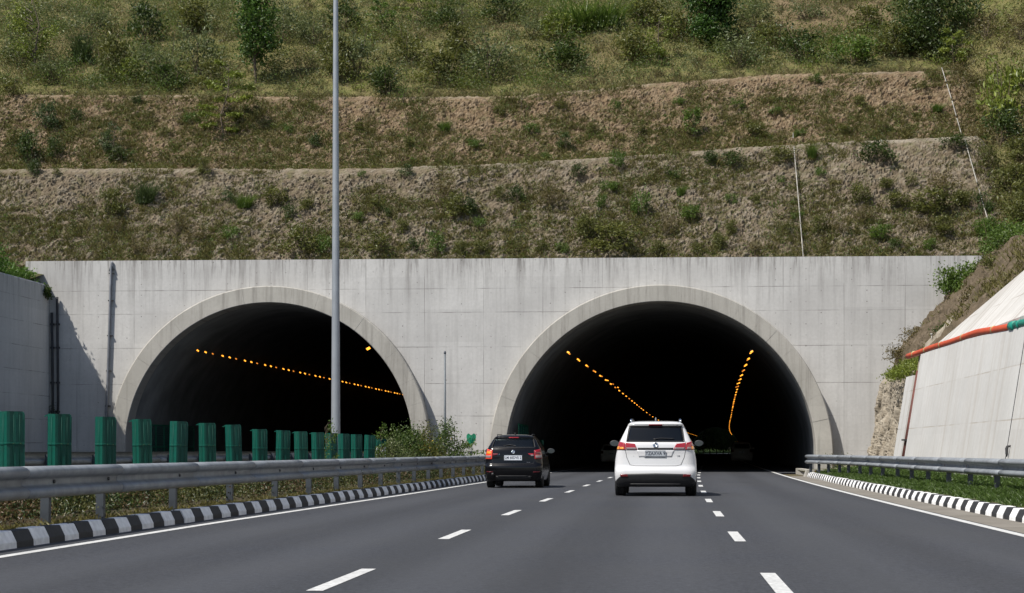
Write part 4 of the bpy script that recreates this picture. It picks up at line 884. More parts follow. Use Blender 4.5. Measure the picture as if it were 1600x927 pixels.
# green anti-glare panels
def greenmat():
    g = G('green_plastic'); v = g.coord(); n = g.noise(4, v, 5, .65)
    c = g.mix(g.ramp(n, [(.3, 0.0), (.7, 1.0)]), (.0003, .046, .033), (.0006, .080, .058)); rnd = g.add('ObjectInfo').outputs['Random']; c = g.mix(g.math('MULTIPLY', rnd, .45), c, (.004, .062, .040)); dst = g.ramp(g.noise(2.2, v, 5, .7), [(.55, 0.0), (.8, .35)]); c = g.mix(dst, c, (.06, .11, .085)); g.base(c).p(Roughness=.5); g.b.inputs['Specular IOR Level'].default_value = .3; return g.m
M['green'] = greenmat(); M['speck'] = plain('scratched_yellow', (.25, .30, .08), .8)
def panel_meshes():
    base = [(-.175, .055), (-.14, .022), (-.10, .0), (-.06, -.03), (-.035, -.052), (.0, -.035), (.05, -.002), (.10, .03), (.15, .062), (.178, .08)]
    def pts(z, k=0):
        out = []
        for i, (x, y) in enumerate(base): out.append((x, y+(.008 if i in (2, 6, 8) else 0)+k, z))
        return out
    mb = MB(); zs = [.72, .80, 1.12, 1.125, 1.15, 1.155, 1.45, 1.56, 1.60, 1.62]; rings = []
    for z in zs:
        bulge = -.012 if 1.122 < z < 1.152 else 0
        row = [list(p) for p in pts(z, bulge)]
        if z > 1.55:        # rounded upper corner
            cut = {1.56: .178, 1.60: .168, 1.62: .145}[z]
            for p in row: p[0] = max(-.175 if z < 1.62 else -.168, min(p[0], cut))
        rings.append(row+[[p[0], p[1]+.012, p[2]] for p in reversed(row)])
    mb.loft(rings)
    for x, y in ((-.10, .0), (.05, -.002), (.12, .045)): mb.tube([(x, y-.008, .75), (x, y-.008, 1.57)], .003, 6)
    body = mb.mesh('board'); body.materials.append(M['green'])
    mb = MB(); mb.loft([[(-.175, .052, 1.585), (-.175, .10, 1.59), (-.175, .10, 1.60), (-.175, .052, 1.612)], [(-.235, .075, 1.57), (-.235, .115, 1.572), (-.235, .115, 1.578), (-.235, .075, 1.585)]])
    tab = mb.mesh('lip'); tab.materials.append(M['green'])
    mb = MB(); mb.tube([(-.06, .06, .05), (-.06, .06, .86)], .03, 8); mb.tube([(.08, .07, .05), (.08, .07, .86)], .03, 8); post = mb.mesh('post'); post.materials.append(M['green'])
    mb = MB()
    for x in (.04, .06, .085, .11, .13): mb.box((x, -.052+.62*(x+.035)-.004, 1.142), (.012, .006, .008))
    screws = mb.mesh('screw_row'); screws.materials.append(M['speck'])
    return body, tab, post, screws
pm = panel_meshes()
py = [24.0, 26.44, 28.59, 31.03, 33.36, 35.81, 38.23, 40.74, 43.28, 45.84, 48.4, 50.84, 53.0, 55.0, 57.3, 59.6]
NUM = 'nearest second third fourth fifth sixth seventh eighth ninth tenth eleventh twelfth thirteenth fourteenth fifteenth last'.split()
rr = random.Random(12)
for i, y in enumerate(py):
    root = empty('antiglare_panel', (-9.5, y, .1), rr.uniform(.02, .24)); root.rotation_euler = (rr.uniform(-.035, .035), rr.uniform(-.03, .03), root.rotation_euler[2]); s_ = 1.05 if i < 3 else 1.0; root.scale = (s_, s_, .985 if i < 8 else .94)
    lab = ('nearest green folded plastic anti-glare panel, just outside the picture on the left' if i == 0 else
           'green folded plastic anti-glare panel, %s from the left behind the guardrail' % ('first' if i == 1 else NUM[i-1]) if i < 15 else 'green anti-glare panel farthest right, beside the median bushes')
    tag(root, lab, 'anti-glare panel', 'green anti-glare panels in the median')
    for nm, me in zip(('board', 'lip', 'post', 'screw_row'), pm):
        if nm == 'lip' and i in (1, 3, 5, 13, 14, 15): continue
        o = bpy.data.objects.new(nm, me); COL.objects.link(o); o.parent = root
# bare panel frame with a climbing plant
root = empty('panel_frame', (-9.45, 62.0, .1)); tag(root, 'pale bare panel frame with a green top and a climber, right of the panels', 'panel frame')
mb = MB(); mb.tube([(-.14, 0, 0), (-.14, 0, 1.4)], .022, 8); mb.tube([(.14, 0, 0), (.14, 0, 1.4)], .022, 8); mb.tube([(-.14, 0, .8), (.14, 0, 1.1)], .015, 6); mb.tube([(-.14, 0, 1.1), (.14, 0, .8)], .015, 6); mb.build('frame', M['pole'], root)
mb = MB(); mb.box((0, -.03, 1.28), (.36, .02, .26)); mb.tube([(-.1, -.045, 1.16), (-.1, -.045, 1.4)], .01, 6); mb.tube([(.08, -.045, 1.16), (.08, -.045, 1.4)], .01, 6); mb.build('board', M['green'], root)
tree('climber', 'slender climbing plant growing up the bare panel frame', -9.45, 61.85, 1.85, .5, 'sparse', LM['g'], None, .2, z=.1, leaf=.09, n=420, trunk=.015, seed=91)
tree('young_plant', 'slim leafy young plant between green panels beside the lamp post', -9.35, 51.9, 1.75, .45, 'sparse', LM['g'], None, .3, z=.1, leaf=.08, n=300, trunk=.014, seed=92)
# lamp post
lp_y = 56.1
root = empty('lamp_post', (-9.95, lp_y, .1)); tag(root, 'tall pale grey lamp post rising out of the median behind the panels', 'lamp post')
mb = MB(); mb.lathe([(.148, 0), (.146, .7), (.140, 1.4), (.106, 8), (.074, 15.0), (.062, 17.4)], (0, 0, 0), 'z', 20); mb.build('pole', M['pole'], root)
mb = MB(); mb.box((0, 0, .02), (.5, .5, .04)); [mb.lathe([(.025, .04), (.025, .09)], (a*.19, b*.19, 0), 'z', 6) for a in (-1, 1) for b in (-1, 1)]; mb.build('base_plate', M['post'], root)
mb = MB(); mb.tube([(0, 0, 17.35), (.5, 0, 17.9), (1.4, 0, 18.15), (2.3, 0, 18.2)], [.06, .05, .045, .04], 10); mb.build('arm', M['pole'], root)
mb = MB(); mb.smooth = True; mb.loft([[(2.2+a, b*w, 18.2+c) for b, c in ((-1, -.05), (1, -.05), (1, .04), (.5, .09), (-.5, .09), (-1, .04))] for a, w in ((0, .06), (.15, .15), (.6, .17), (.85, .08))]); mb.build('lamp_head', M['post'], root)
# slim pole between the arches
root = empty('slim_pole', (-9.4, 80.0, .1)); tag(root, 'slim grey pole with a small cap between the two arches', 'pole')
mb = MB(); mb.lathe([(.058, 0), (.052, 2), (.042, 5.2)], (0, 0, 0), 'z', 12); mb.build('pole', M['pipe_slim'], root)
mb = MB(); mb.lathe([(.043, 5.2), (.052, 5.22), (.05, 5.29), (.02, 5.33)], (0, 0, 0), 'z', 12); mb.build('cap', M['post'], root)
# green leaf-shaped panel on a stalk
M['leafgreen'] = plain('leaf_panel_green', (.004, .17, .085), .45, var=.25, nscale=8)
def leaf_panel(label, x, y, z, s, slim=1.0, fold=.15):
    root = empty('leaf_panel', (x, y, z)); tag(root, label, 'anti-glare panel')
    out = [(0, -.26), (.09, -.18), (.16, -.06), (.19, .06), (.185, .14), (.14, .21), (.085, .215), (.04, .17), (0, .15), (-.04, .17), (-.085, .215), (-.14, .21), (-.185, .14), (-.19, .06), (-.16, -.06), (-.09, -.18)]
    rings = []
    for k, (sc, dy) in enumerate(((1, 0), (1, .018))): rings.append([(a*sc*s*slim, dy+abs(a)*fold, 1.5+b*s) for a, b in out])
    mb = MB(); mb.loft(rings)
    for d in (-1, 1): mb.tube([(0, -.01, 1.5-.2*s), (d*.07*s*slim, .0, 1.5+.15*s)], .008, 5); mb.tube([(d*.02, -.005, 1.5-.1*s), (d*.13*s*slim, .012, 1.5+.05*s)], .006, 5)
    mb.build('leaf', M['leafgreen'], root); mb = MB(); mb.tube([(0, .02, 0), (0, .02, 1.5-.15*s)], .02, 8); mb.build('stalk', M['pole'], root); return root
leaf_panel('bright green heart-shaped plastic leaf on a stalk left of the black car', -7.95, 77.0, .1, 1.05)
tree('young_plant', 'leggy young plant below the green heart-shaped leaf beside the black car', -7.95, 76.7, 1.35, 1.0, 'sparse', LM['g'], None, .3, z=.1, leaf=.12, n=520, trunk=.015, seed=93)
leaf_panel('dim green plastic leaf on a stalk just inside the right tunnel', -6.55, 101.0, .0, .95, .55)
# potted plant on the far guardrail
root = empty('flower_pot', (-12.05, 39.6, 1.09)); tag(root, 'small terracotta pot standing on the far guardrail between the panels', 'flower pot')
M['terracotta'] = plain('terracotta', (.36, .15, .07), .85, var=.2)
mb = MB(); mb.lathe([(.05, .0), (.085, .11), (.10, .115), (.10, .145), (.085, .145), (.075, .12)], (0, 0, 0), 'z', 16); mb.build('pot', M['terracotta'], root)
mb = MB(); mb.tube([(0, 0, .1), (.02, 0, .25), (-.01, .01, .36), (-.005, 0, .42)], [.012, .01, .008, .004], 6)
for a in range(9): mb.tube([(0, 0, .2+.022*a), (.06*math.cos(a*2.2), .06*math.sin(a*2.2), .25+.022*a)], [.004, .009], 5)
mb.build('twig', M['twig'], root)
# green mesh doors just inside both tunnels
def screen(label, x, y, n, sgn=1):
    root = empty('mesh_screen', (x, y, 0)); tag(root, label, 'screen')
    mb = MB()
    for k in range(n+1): mb.box((0, k*1.6, 1.25), (.06, .07, 2.5))
    for z in (.1, 1.3, 2.46): mb.box((.01, n*.8, z), (.05, n*1.6, .06))
    mb.build('frame', M['leafgreen'], root)
    mb = MB()
    for k in range(n):
        for j in range(1, 14): mb.box((0, k*1.6+j*.114, 1.25), (.012, .014, 2.36))
        for j in range(1, 20): mb.box((.006, k*1.6+.8, j*.12), (.012, 1.5, .014))
    mb.build('mesh', M['green'], root); return root
screen('dim green mesh screen along the left side just inside the left tunnel', TLX-6.95, 95.2, 6)
screen('dim green mesh screen along the left side just inside the right tunnel', -7.35, 95.0, 4)
# pipes on walls and slopes
M['pipe_grey'] = plain('grey_pipe', (.16, .17, .19), .6, .2, .2, 3); M['pipe_dark'] = plain('dark_stained_pipe', (.035, .035, .037), .85, 0, .4, 4)
M['pipe_white'] = plain('white_drain', (.33, .31, .27), .85, 0, .5, 2); M['orange'] = plain('orange_pipe', (.52, .072, .024), .5, 0, .14, 2.5); M['pgreen'] = plain('green_pipe', (.01, .22, .16), .45, 0, .15, 3)
M['clamp'] = plain('pipe_clamp', (.38, .33, .16), .6, .3, .2)
root = empty('drainpipe', (-28.3, FY-.12, 0)); tag(root, 'slim grey drainpipe leaning down the portal wall left of the left arch', 'drainpipe')
mb = MB(); mb.tube([(-.14, 0, .1), (-.12, 0, 2.7), (.02, 0, 6.8), (.14, 0, 10.6), (.16, .05, 10.8)], .07, 10); mb.tube([(.05, .02, 10.3), (.15, -.02, 10.75), (.27, .02, 10.35)], .05, 8); mb.build('pipe', M['pipe_grey'], root)
for z in (1.6, 3.4, 5.2, 7.0, 8.8, 10.2):
    mb = MB(); mb.box((-.14+.028*z, .02, z), (.26, .13, .06)); mb.build('bracket', M['pipe_dark'], root)
for dx, lab, z1_ in ((.28, 'dark stained pipe in the corner of the portal wall, nearer the arch', 9.0), (0, 'dark stained pipe in the corner, nearer the left wall edge', 8.2)):
    root = empty('drainpipe', (-31.25+dx, FY-.16, 0)); tag(root, lab, 'drainpipe')
    mb = MB(); mb.tube([(.0, 0, .1), (.03, 0, 4), (-.02, 0, z1_)], .07, 8); mb.build('pipe', M['pipe_dark'], root)
    for z in (2.2, 3.1, 4.6, 6.4, 7.6):
        mb = MB(); mb.box((0, .04, z), (.20, .14, .10)); mb.build('bracket', M['pipe_dark'], root)
rng = np.random.default_rng(4); P = np.array([-31.25, FY-.25, 2.8])+rng.normal(size=(260, 3))*np.array([.16, .08, .35])
V, F = leaf_quads(P, .10*rng.uniform(.6, 1.2, 260), rng, .1); tag(link('weed', np_mesh('weed', V, F, attrs={'tint': ('FACE', rng.uniform(0, .4, len(F)))}), LM['d']), 'dark weed clinging to the pipes in the left corner', 'weed')
def slope_pipe(label, path, gaps, r=.045, lift=.06):
    root = empty('slope_drain', path[0]); tag(root, label, 'drain pipe'); o0 = Vector(path[0])
    P = [Vector(p) for p in path]; n = 26
    pts = []
    for i in range(len(P)-1):
        for k in range(n): pts.append(P[i].lerp(P[i+1], k/n))
    pts.append(P[-1])
    for p in pts:
        p.z = max(p.z, float(terrain(p.x, p.y))+lift+.14) if p is not pts[-1] else p.z
    seg = 0; step = len(pts)//gaps
    for k in range(gaps):
        q = pts[k*step:(k+1)*step-(1 if gaps > 1 else 0)]
        if len(q) > 1:
            mb = MB(); mb.tube([p-o0+Vector((0, -.16, .10)) for p in q], r, 8); mb.build('pipe_length', M['pipe_white'], root)
by1, byb, by2, byc = [float(v) for v in bench_ys(7.07)]
slope_pipe('straight thin white drain up the lower stone slope above the right tunnel', [(7.07, Y0+.1, ZB), (7.07, by1, float(terrain(7.07, by1))), (7.07, by1+.1, float(terrain(7.07, by1))+.6)], 2, .026, .12)
a1, ab, a2, ac = [float(v) for v in bench_ys(16.4)]
slope_pipe('slanting broken white drain at the right end of the lower stone slope', [(16.75, Y0+.1, ZB), (16.5, Y0+3, ZB+3), (16.15, a1, float(terrain(16.15, a1))+.1)], 3, .028, .06)
slope_pipe('short broken white drain at the right end of the upper stone slope', [(16.35, ab, float(terrain(16.35, ab))), (16.2, (ab+a2)/2, float(terrain(16.2, (ab+a2)/2))), (16.0, a2, float(terrain(16.0, a2)))], 4, .028, .06)
# orange pipe along the right wall
root = empty('orange_pipe', (9.4, 56, 4.6)); tag(root, 'orange-red plastic pipe lying along the top of the right wall, green at one end', 'pipe'); O = Vector((9.4, 56, 4.6))
def wallpt(y, dz=.10): return Vector((8.56+.15*wz(y)+.06, y, wz(y)+dz))-O
path = [wallpt(y, .10+.012*math.sin(y*.7)) for y in np.linspace(71.6, 50.0, 26)]
mb = MB(); mb.tube(path, .105, 14); mb.build('orange_length', M['orange'], root)
mb = MB(); mb.tube([wallpt(y) for y in np.linspace(50.0, -20, 40)], .105, 14); mb.tube([wallpt(50.3), wallpt(49.7)], .135, 14); mb.tube([wallpt(49.2), wallpt(49.0)], .125, 14); mb.build('green_length', M['pgreen'], root)
for y in (53.0, 58.4, 63.0, 66.6, 69.8):
    mb = MB(); mb.tube([wallpt(y+.05), wallpt(y-.05)], .118, 12); mb.build('clamp', M['clamp'], root)
root = empty('thin_white_pipe', (10.0, 70.3, 4.5)); tag(root, 'thin white pipe standing above the orange pipe end', 'pipe')
mb = MB(); mb.tube([(-.10, 0, -.6), (0, 0, .5), (.03, .1, .95)], .025, 8); mb.build('pipe', M['pipe_white'], root); mb = MB(); mb.lathe([(.045, .92), (.05, 1.0)], (.03, .1, 0), 'z', 8); mb.build('cap', M['pipe_white'], root)
M['brown'] = plain('brown_pipe', (.11, .035, .025), .75, 0, .3, 4)
root = empty('brown_pipe', (8.75, 68.2, 0)); tag(root, 'dark brown pipe in the gap beside the narrow wall pier', 'pipe')
mb = MB(); mb.tube([(-.1, 0, .2), (.55, .1, 4.0)], .12, 10); mb.build('pipe', M['brown'], root); mb = MB(); mb.box((.05, -.02, 1.5), (.3, .3, .06)); mb.build('bracket', M['pipe_dark'], root)
root = empty('weep_pipe', (8.655, 47.5, 1.12)); tag(root, 'short dark weep pipe sticking out of the right wall near its joint', 'drain pipe')
mb = MB(); mb.tube([(.25, 0, .14), (-.0, 0, .10), (-.03, 0, -.02)], .03, 10); mb.lathe([(.015, -.16), (.035, -.08), (.04, .05), (.01, .12)], (-.03, 0, .0), 'z', 8); mb.build('pipe', M['pipe_dark'], root)
def face_x(y, z): top = wz(y); return 8.51+(.15*top+.05)*(z+.1)/(top+.1)
for yj, zt in ((47.9, 4.24), (33.0, 4.15)):
    mb = MB(); mb.loft([[(face_x(yj, z)-.008, yj-.03, z), (face_x(yj, z)-.008, yj+.03, z), (face_x(yj, z)+.05, yj+.03, z), (face_x(yj, z)+.05, yj-.03, z)] for z in (.2, 2, zt)])
    mb.build('joint', M['pipe_dark'], right_wall)
root = empty('hazard_marker', (float(RK(79.6))+.35, 79.3, 0)); tag(root, 'small yellow-orange marker post at the concrete plinth end', 'marker post')
mb = MB(); mb.lathe([(.05, .0), (.05, .18), (.04, .26), (.0, .28)], (0, 0, 0), 'z', 10); mb.build('post', plain('marker_yellow', (.55, .30, .03), .6), root)
mb = MB(); mb.lathe([(.053, .10), (.053, .15)], (0, 0, 0), 'z', 10); mb.build('band', M['pipe_dark'], root)

# tunnel lamps
g = G('sodium_lamp'); g.base((.9, .5, .15)).p(Roughness=.4); g.b.inputs['Emission Color'].default_value = (1.0, .36, .03, 1); g.b.inputs['Emission Strength'].default_value = 2.1; M['lamp'] = g.m
g = G('dim_sodium_lamp'); g.base((.8, .4, .1)).p(Roughness=.4); g.b.inputs['Emission Color'].default_value = (1.0, .32, .04, 1); g.b.inputs['Emission Strength'].default_value = .9; M['lamp_dim'] = g.m
M['housing'] = plain('lamp_housing', (.05, .05, .052), .6, .3)
def lamp_proto(mat):
    mb = MB(); mb.loft([[(-.20, -.16, .06), (.20, -.16, .06), (.20, .16, .06), (-.20, .16, .06)], [(-.16, -.10, .18), (.16, -.10, .18), (.16, .10, .18), (-.16, .10, .18)]]); mb.tube([(0, 0, .18), (0, 0, .45)], .03, 6)
    me = mb.mesh('housing'); me.materials.append(M['housing'])
    mb = MB(); mb.loft([[(-.17, -.13, .058), (.17, -.13, .058), (.17, .13, .058), (-.17, .13, .058)], [(-.15, -.11, .02), (.15, -.11, .02), (.15, .11, .02), (-.15, .11, .02)]]); l = mb.mesh('lens'); l.materials.append(mat); return me, l
LPB, LPD = lamp_proto(M['lamp']), lamp_proto(M['lamp_dim'])
def lamp(x, y, z, tilt, dim, label, group, sc=.38):
    root = empty('tunnel_lamp', (x, y, z)); root.rotation_euler = (-.75, tilt, 0); root.scale = (sc, sc, sc); tag(root, label, 'lamp', group)
    for nm, me in zip(('housing', 'lens'), LPD if dim else LPB):
        o = bpy.data.objects.new(nm, me); COL.objects.link(o); o.parent = root
y = 97.0; k = 0
while y < 188:
    for d, dim in ((0, False), (1.7, False), (3.3, True)):
        lamp(TLX-4.75, y+d, 6.42, .5, dim, ('dim orange lamp ending a cluster of three on the left side of the left tunnel' if dim else 'bright orange lamp in the slanting row on the left side of the left tunnel'), 'lamp row on the left side of the left tunnel', .30 if dim else .38)
    y += 5.6
lamp(TLX+4.5, 96.5, 6.45, -.5, False, 'lone orange lamp on the right side of the left tunnel', None, .6)
y = 92.9; k = 0
while y < 590:
    d = y-92.9; dim = k % 4 == 3
    lamp(float(TC(y))-4.6-1.1*float(sstep(0, 200, d)), y, 6.02-.35*float(sstep(0, 200, d)), .5, dim, 'orange lamp in the row on the left side of the right tunnel' if not dim else 'dimmer orange lamp in the row on the left side of the right tunnel', 'lamp row on the left side of the right tunnel')
    lamp(float(TC(y))+4.55+.6*float(sstep(0, 200, d)), y, 6.02, -.5, dim, 'orange lamp in the row on the right side of the right tunnel' if not dim else 'dimmer orange lamp in the row on the right side of the right tunnel', 'lamp row on the right side of the right tunnel')
    if k < 8: lamp(float(TC(y))+4.55, y+1.3, 6.02, -.5, k % 2 == 1, 'orange lamp close behind another in the right row of the right tunnel', 'paired lamps on the right side of the right tunnel', .30)
    if k < 8: lamp(float(TC(y))-4.6, y+1.4, 6.02, .5, k % 2 == 0, 'orange lamp close behind another in the left row of the right tunnel', 'paired lamps on the left side of the right tunnel', .30)
    y += 7.2 if y < 210 else 13.; k += 1
# ------------------------------------------------------------------ cars
def paint(name, col, flake=.0, rough=.25, coat=.8):
    g = G(name); v = g.coord(); n = g.noise(2.2, v, 4); dust = g.ramp(sep(g, v)[2], [(.15, 1.0), (.75, 0.0)])
    c = g.mix(g.math('MULTIPLY', g.math('MULTIPLY', dust, n), .5), col, tuple(.8*x+.2*y*max(col) for x, y in zip(col, (1., .9, .75))))
    g.base(c).p(Roughness=rough, Metallic=flake); g.b.inputs['Coat Weight'].default_value = coat; g.b.inputs['Coat Roughness'].default_value = .05; g.b.inputs['Specular IOR Level'].default_value = .5*coat/.8; return g.m
def glassmat(name, tint, gloss=.06):
    g = G(name); tr = g.add('BsdfTransparent', {0: tint + (1,)}).outputs[0]; gl = g.add('BsdfGlossy', {0: (1, 1, 1, 1), 'Roughness': .02}).outputs[0]
    fr = g.add('Fresnel', {'IOR': 1.5}).outputs[0]; g.nt.links.new(g.add('MixShader', {0: fr, 1: tr, 2: gl}).outputs[0], g.out.inputs[0]); return g.m
def lensmat(name, col, emit=0.0):
    g = G(name); v = g.coord(); n = g.add('TexVoronoi', {'Vector': v, 'Scale': 55.0}).outputs[0]
    g.base(g.mix(g.math('MULTIPLY', n, .6), col, tuple(x*.45 for x in col))).p(Roughness=.15); g.b.inputs['Coat Weight'].default_value = 1.0; g.b.inputs['Coat Roughness'].default_value = .02
    if emit: g.b.inputs['Emission Color'].default_value = col + (1,); g.b.inputs['Emission Strength'].default_value = emit
    return g.m
M['white_paint'] = paint('white_car_paint', (.60, .60, .605)); M['black_paint'] = paint('black_car_paint', (.004, .004, .005), 0, .2, .28); M['silver_paint'] = paint('silver_car_paint', (.85, .85, .85), .1); M['grey_paint'] = paint('lightened_car_paint', (.62, .62, .63), .1)  # silver and grey paint lightened in place of light inside the tunnel
M['trim'] = plain('black_plastic', (.013, .013, .014), .55, var=.3, nscale=10); M['tyre'] = plain('tyre_rubber', (.012, .012, .012), .85, var=.3, nscale=20); M['rim'] = plain('alloy_rim', (.42, .43, .44), .35, .8)
M['glass'] = glassmat('tinted_glass', (.07, .08, .085)); M['glass_clear'] = glassmat('clear_glass', (.66, .78, .77)); M['cabin'] = plain('cabin_lining', (.03, .03, .033), .8); M['seat'] = plain('seat_cloth', (.05, .05, .052), .85); M['pale'] = plain('pale_trim', (.60, .66, .64), .6)
M['red'] = lensmat('red_lens', (.34, .006, .010)); M['redlit'] = lensmat('lit_red_lens', (.75, .05, .02), .25); M['orange_lens'] = lensmat('orange_lens', (.80, .30, .03), .12); M['clear'] = lensmat('clear_lens', (.26, .20, .20)); M['darkred'] = lensmat('dark_red_lens', (.16, .004, .006))
M['chrome'] = plain('chrome', (.62, .64, .66), .15, 1.0, .03); M['mirror_glass'] = plain('mirror_glass', (.035, .045, .05), .12, 0, .05); M['plate'] = plain('number_plate', (.62, .65, .70), .5, var=.06); M['plate_grey'] = plain('dusty_number_plate', (.40, .43, .46), .5, var=.10); M['ink'] = plain('plate_ink', (.02, .025, .045), .6)
class Body:
    def __init__(s, T): s.T = np.array(T, float)          # rows: z, half width, y rear, y front, rear corner radius
    def row(s, z): return [float(np.interp(z, s.T[:, 0], s.T[:, i])) for i in (1, 2, 3, 4)]
    def half(s, z, inset=0.0):
        """plan outline of the right half at height z, from the middle of the rear to the middle of the front"""
        w, yr, yf, rc = s.row(z); w -= inset; yr += inset; yf -= inset*1.5; rc = min(rc, w*.6); rf = min(.55, w*.6, (yf-yr)*.3); P = []
        bow = .085
        for t in np.linspace(0, 1, 9)[:-1]: x = t*(w-rc); P.append((x, yr+bow*(x/w)**2))
        y0 = yr+bow*((w-rc)/w)**2
        for t in np.linspace(0, PI/2, 9): P.append((w-rc+rc*math.sin(t), y0+rc*(1-math.cos(t))*.85))
        ya, yb = y0+rc*.85, yf-.12-rf
        for t in np.linspace(0, 1, 22)[1:-1]: P.append((w*(1-.035*max(0, t-.6)**2/.16), ya+(yb-ya)*t))
        we = w*(1-.035)
        for t in np.linspace(0, PI/2, 8): P.append((we-rf+rf*math.cos(t), yb+rf*math.sin(t)*.9))
        yc = yb+rf*.9
        for t in np.linspace(0, 1, 7)[1:]: P.append(((we-rf)*(1-t), yc+(yf-yc)*math.sin(t*PI/2)))
        return P
    def solid(s, inset=0.0, zs=None):
        if zs is None:
            k = s.T[:, 0]; zs = sorted(set(np.round(np.concatenate([np.linspace(a, b, max(2, int((b-a)/.035)+1)) for a, b in zip(k[:-1], k[1:])]), 4)))
        rings = []
        for z in zs:
            h = s.half(z, inset); rings.append([(x, y, z) for x, y in h]+[(-x, y, z) for x, y in reversed(h[1:-1])])
        mb = MB(); mb.smooth = True; mb.loft(rings); return mb
    def S(s, a, z, off=0.0):
        """surface point: a = distance along the plan outline from the middle of the rear (+ right, - left)"""
        P = np.array(s.half(z)); L = np.concatenate([[0], np.cumsum(np.hypot(*(P[1:]-P[:-1]).T))]); q = abs(a)
        f = lambda t: np.array([np.interp(t, L, P[:, 0]), np.interp(t, L, P[:, 1])])
        p = f(q); d = f(q+.01)-f(max(q-.01, 0)); d = d/(np.hypot(*d)+1e-9); n = np.array([d[1], -d[0]])
        # tilt from the side profile
        p2 = np.array(s.half(z+.02)); L2 = np.concatenate([[0], np.cumsum(np.hypot(*(p2[1:]-p2[:-1]).T))]); u = q/L[-1]*L2[-1]
        pu = np.array([np.interp(u, L2, p2[:, 0]), np.interp(u, L2, p2[:, 1])]); sl = float(np.dot(pu-p, n))/.02
        N = Vector((n[0], n[1], -sl)).normalized(); r = Vector((p[0], p[1], z))+N*off
        if a < 0: r.x = -r.x; N.x = -N.x
        return r
    def patch(s, quad, off=.006, thick=.02, nu=14, nv=8, fn=None, top=None, mb=None):
        """slab on the surface over a quad given as (a,z) corners: bottom-start, bottom-end, top-end, top-start"""
        (a0, z0), (a1, z1), (a2, z2), (a3, z3) = quad; mb = mb or MB(); O, I = [], []
        for j in range(nv+1):
            v = j/nv
            for i in range(nu+1):
                u = i/nu; a = (a0*(1-u)+a1*u)*(1-v)+(a3*(1-u)+a2*u)*v; z = (z0*(1-u)+z1*u)*(1-v)+(z3*(1-u)+z2*u)*v
                if fn: a, z = fn(a, z, u, v)
                O.append(s.S(a, z, off)); I.append(s.S(a, z, off-thick))
        w = nu+1; fs = []; N = len(O)
        for j in range(nv):
            for i in range(nu): k = j*w+i; fs += [(k, k+1, k+w+1, k+w), (N+k+w, N+k+w+1, N+k+1, N+k)]
        ed = [i for i in range(w)]+[j*w+nu for j in range(1, nv+1)]+[nv*w+i for i in range(nu-1, -1, -1)]+[j*w for j in range(nv-1, 0, -1)]
        for p, q in zip(ed, ed[1:]+ed[:1]): fs.append((q, p, N+p, N+q))
        mb.smooth = True; mb.add(O+I, fs); return mb
    def line(s, pts, r=.007, off=.0, n=12, mb=None):
        mb = mb or MB(); P = []
        for (a, z), (b, y) in zip(pts[:-1], pts[1:]):
            for k in range(n): t = k/n; P.append(s.S(a+(b-a)*t, z+(y-z)*t, off))
        P.append(s.S(pts[-1][0], pts[-1][1], off)); mb.tube(P, r, 6); return mb
def boolean(o, cutters):
    for c in cutters:
        m = o.modifiers.new('cut', 'BOOLEAN'); m.operation = 'DIFFERENCE'; m.solver = 'EXACT'; m.object = c
    bpy.context.view_layer.update()
    me = bpy.data.meshes.new_from_object(o.evaluated_get(bpy.context.evaluated_depsgraph_get())); o.modifiers.clear(); old = o.data; o.data = me
    for c in cutters: bpy.data.objects.remove(c)
    bpy.data.meshes.remove(old); return o
def wheel(root, x, y, r, w, side):
    mb = MB(); h = w/2
    mb.lathe([(r*.66, -h*.8), (r*.80, -h), (r*.95, -h*.95), (r, -h*.72), (r, -h*.25), (r*.985, -h*.22), (r*.985, -h*.16), (r, -h*.13), (r, h*.13), (r*.985, h*.16), (r*.985, h*.22), (r, h*.25), (r, h*.72), (r*.95, h*.95), (r*.80, h), (r*.66, h*.8)], (0, 0, 0), 'x', 36)
    we = empty('wheel', (x, y, r)); we.parent = root
    mb.build('tyre', M['tyre'], we)
    mb = MB(); mb.lathe([(r*.67, -h*.6), (r*.68, side*h*.78), (r*.62, side*h*.80), (r*.58, side*h*.35), (r*.2, side*h*.30), (.0, side*h*.30)], (0, 0, 0), 'x', 30)
    for k in range(5):
        a = k*2*PI/5; c, s_ = math.cos(a), math.sin(a); q = [(.0, -.05), (r*.62, -.035), (r*.62, .035), (0, .05)]
        mb.prism([(u*c-v*s_, u*s_+v*c) for u, v in q], side*h*.52, side*h*.70, 'x')
    mb.lathe([(r*.16, side*h*.4), (r*.16, side*h*.74), (r*.05, side*h*.78)], (0, 0, 0), 'x', 14); mb.build('rim', M['rim'], we)
def mirror(root, x, y, z, mat, side):
    me = empty('mirror', (x, y, z)); me.parent = root
    mb = MB(); mb.smooth = True; rings = []
    for yy, s_ in ((-.07, .86), (-.06, 1), (0, 1), (.08, .8), (.13, .4)): rings.append([(.125*s_*math.cos(t)*(1 if math.cos(t)*side > 0 else .9), yy, .085*s_*math.sin(t)*(1.0 if math.sin(t) > 0 else .85)) for t in np.linspace(0, 2*PI, 20, endpoint=False)])
    mb.loft(rings); mb.tube([(-side*.10, .02, -.05), (-side*.24, .05, -.09)], .03, 6); mb.build('mirror_housing', mat, me)
    mb = MB(); mb.loft([[(.105*math.cos(t), -.074, .068*math.sin(t)) for t in np.linspace(0, 2*PI, 20, endpoint=False)], [(.10*math.cos(t), -.0745, .064*math.sin(t)) for t in np.linspace(0, 2*PI, 20, endpoint=False)]]); mb.build('mirror_glass', M['mirror_glass'], me)
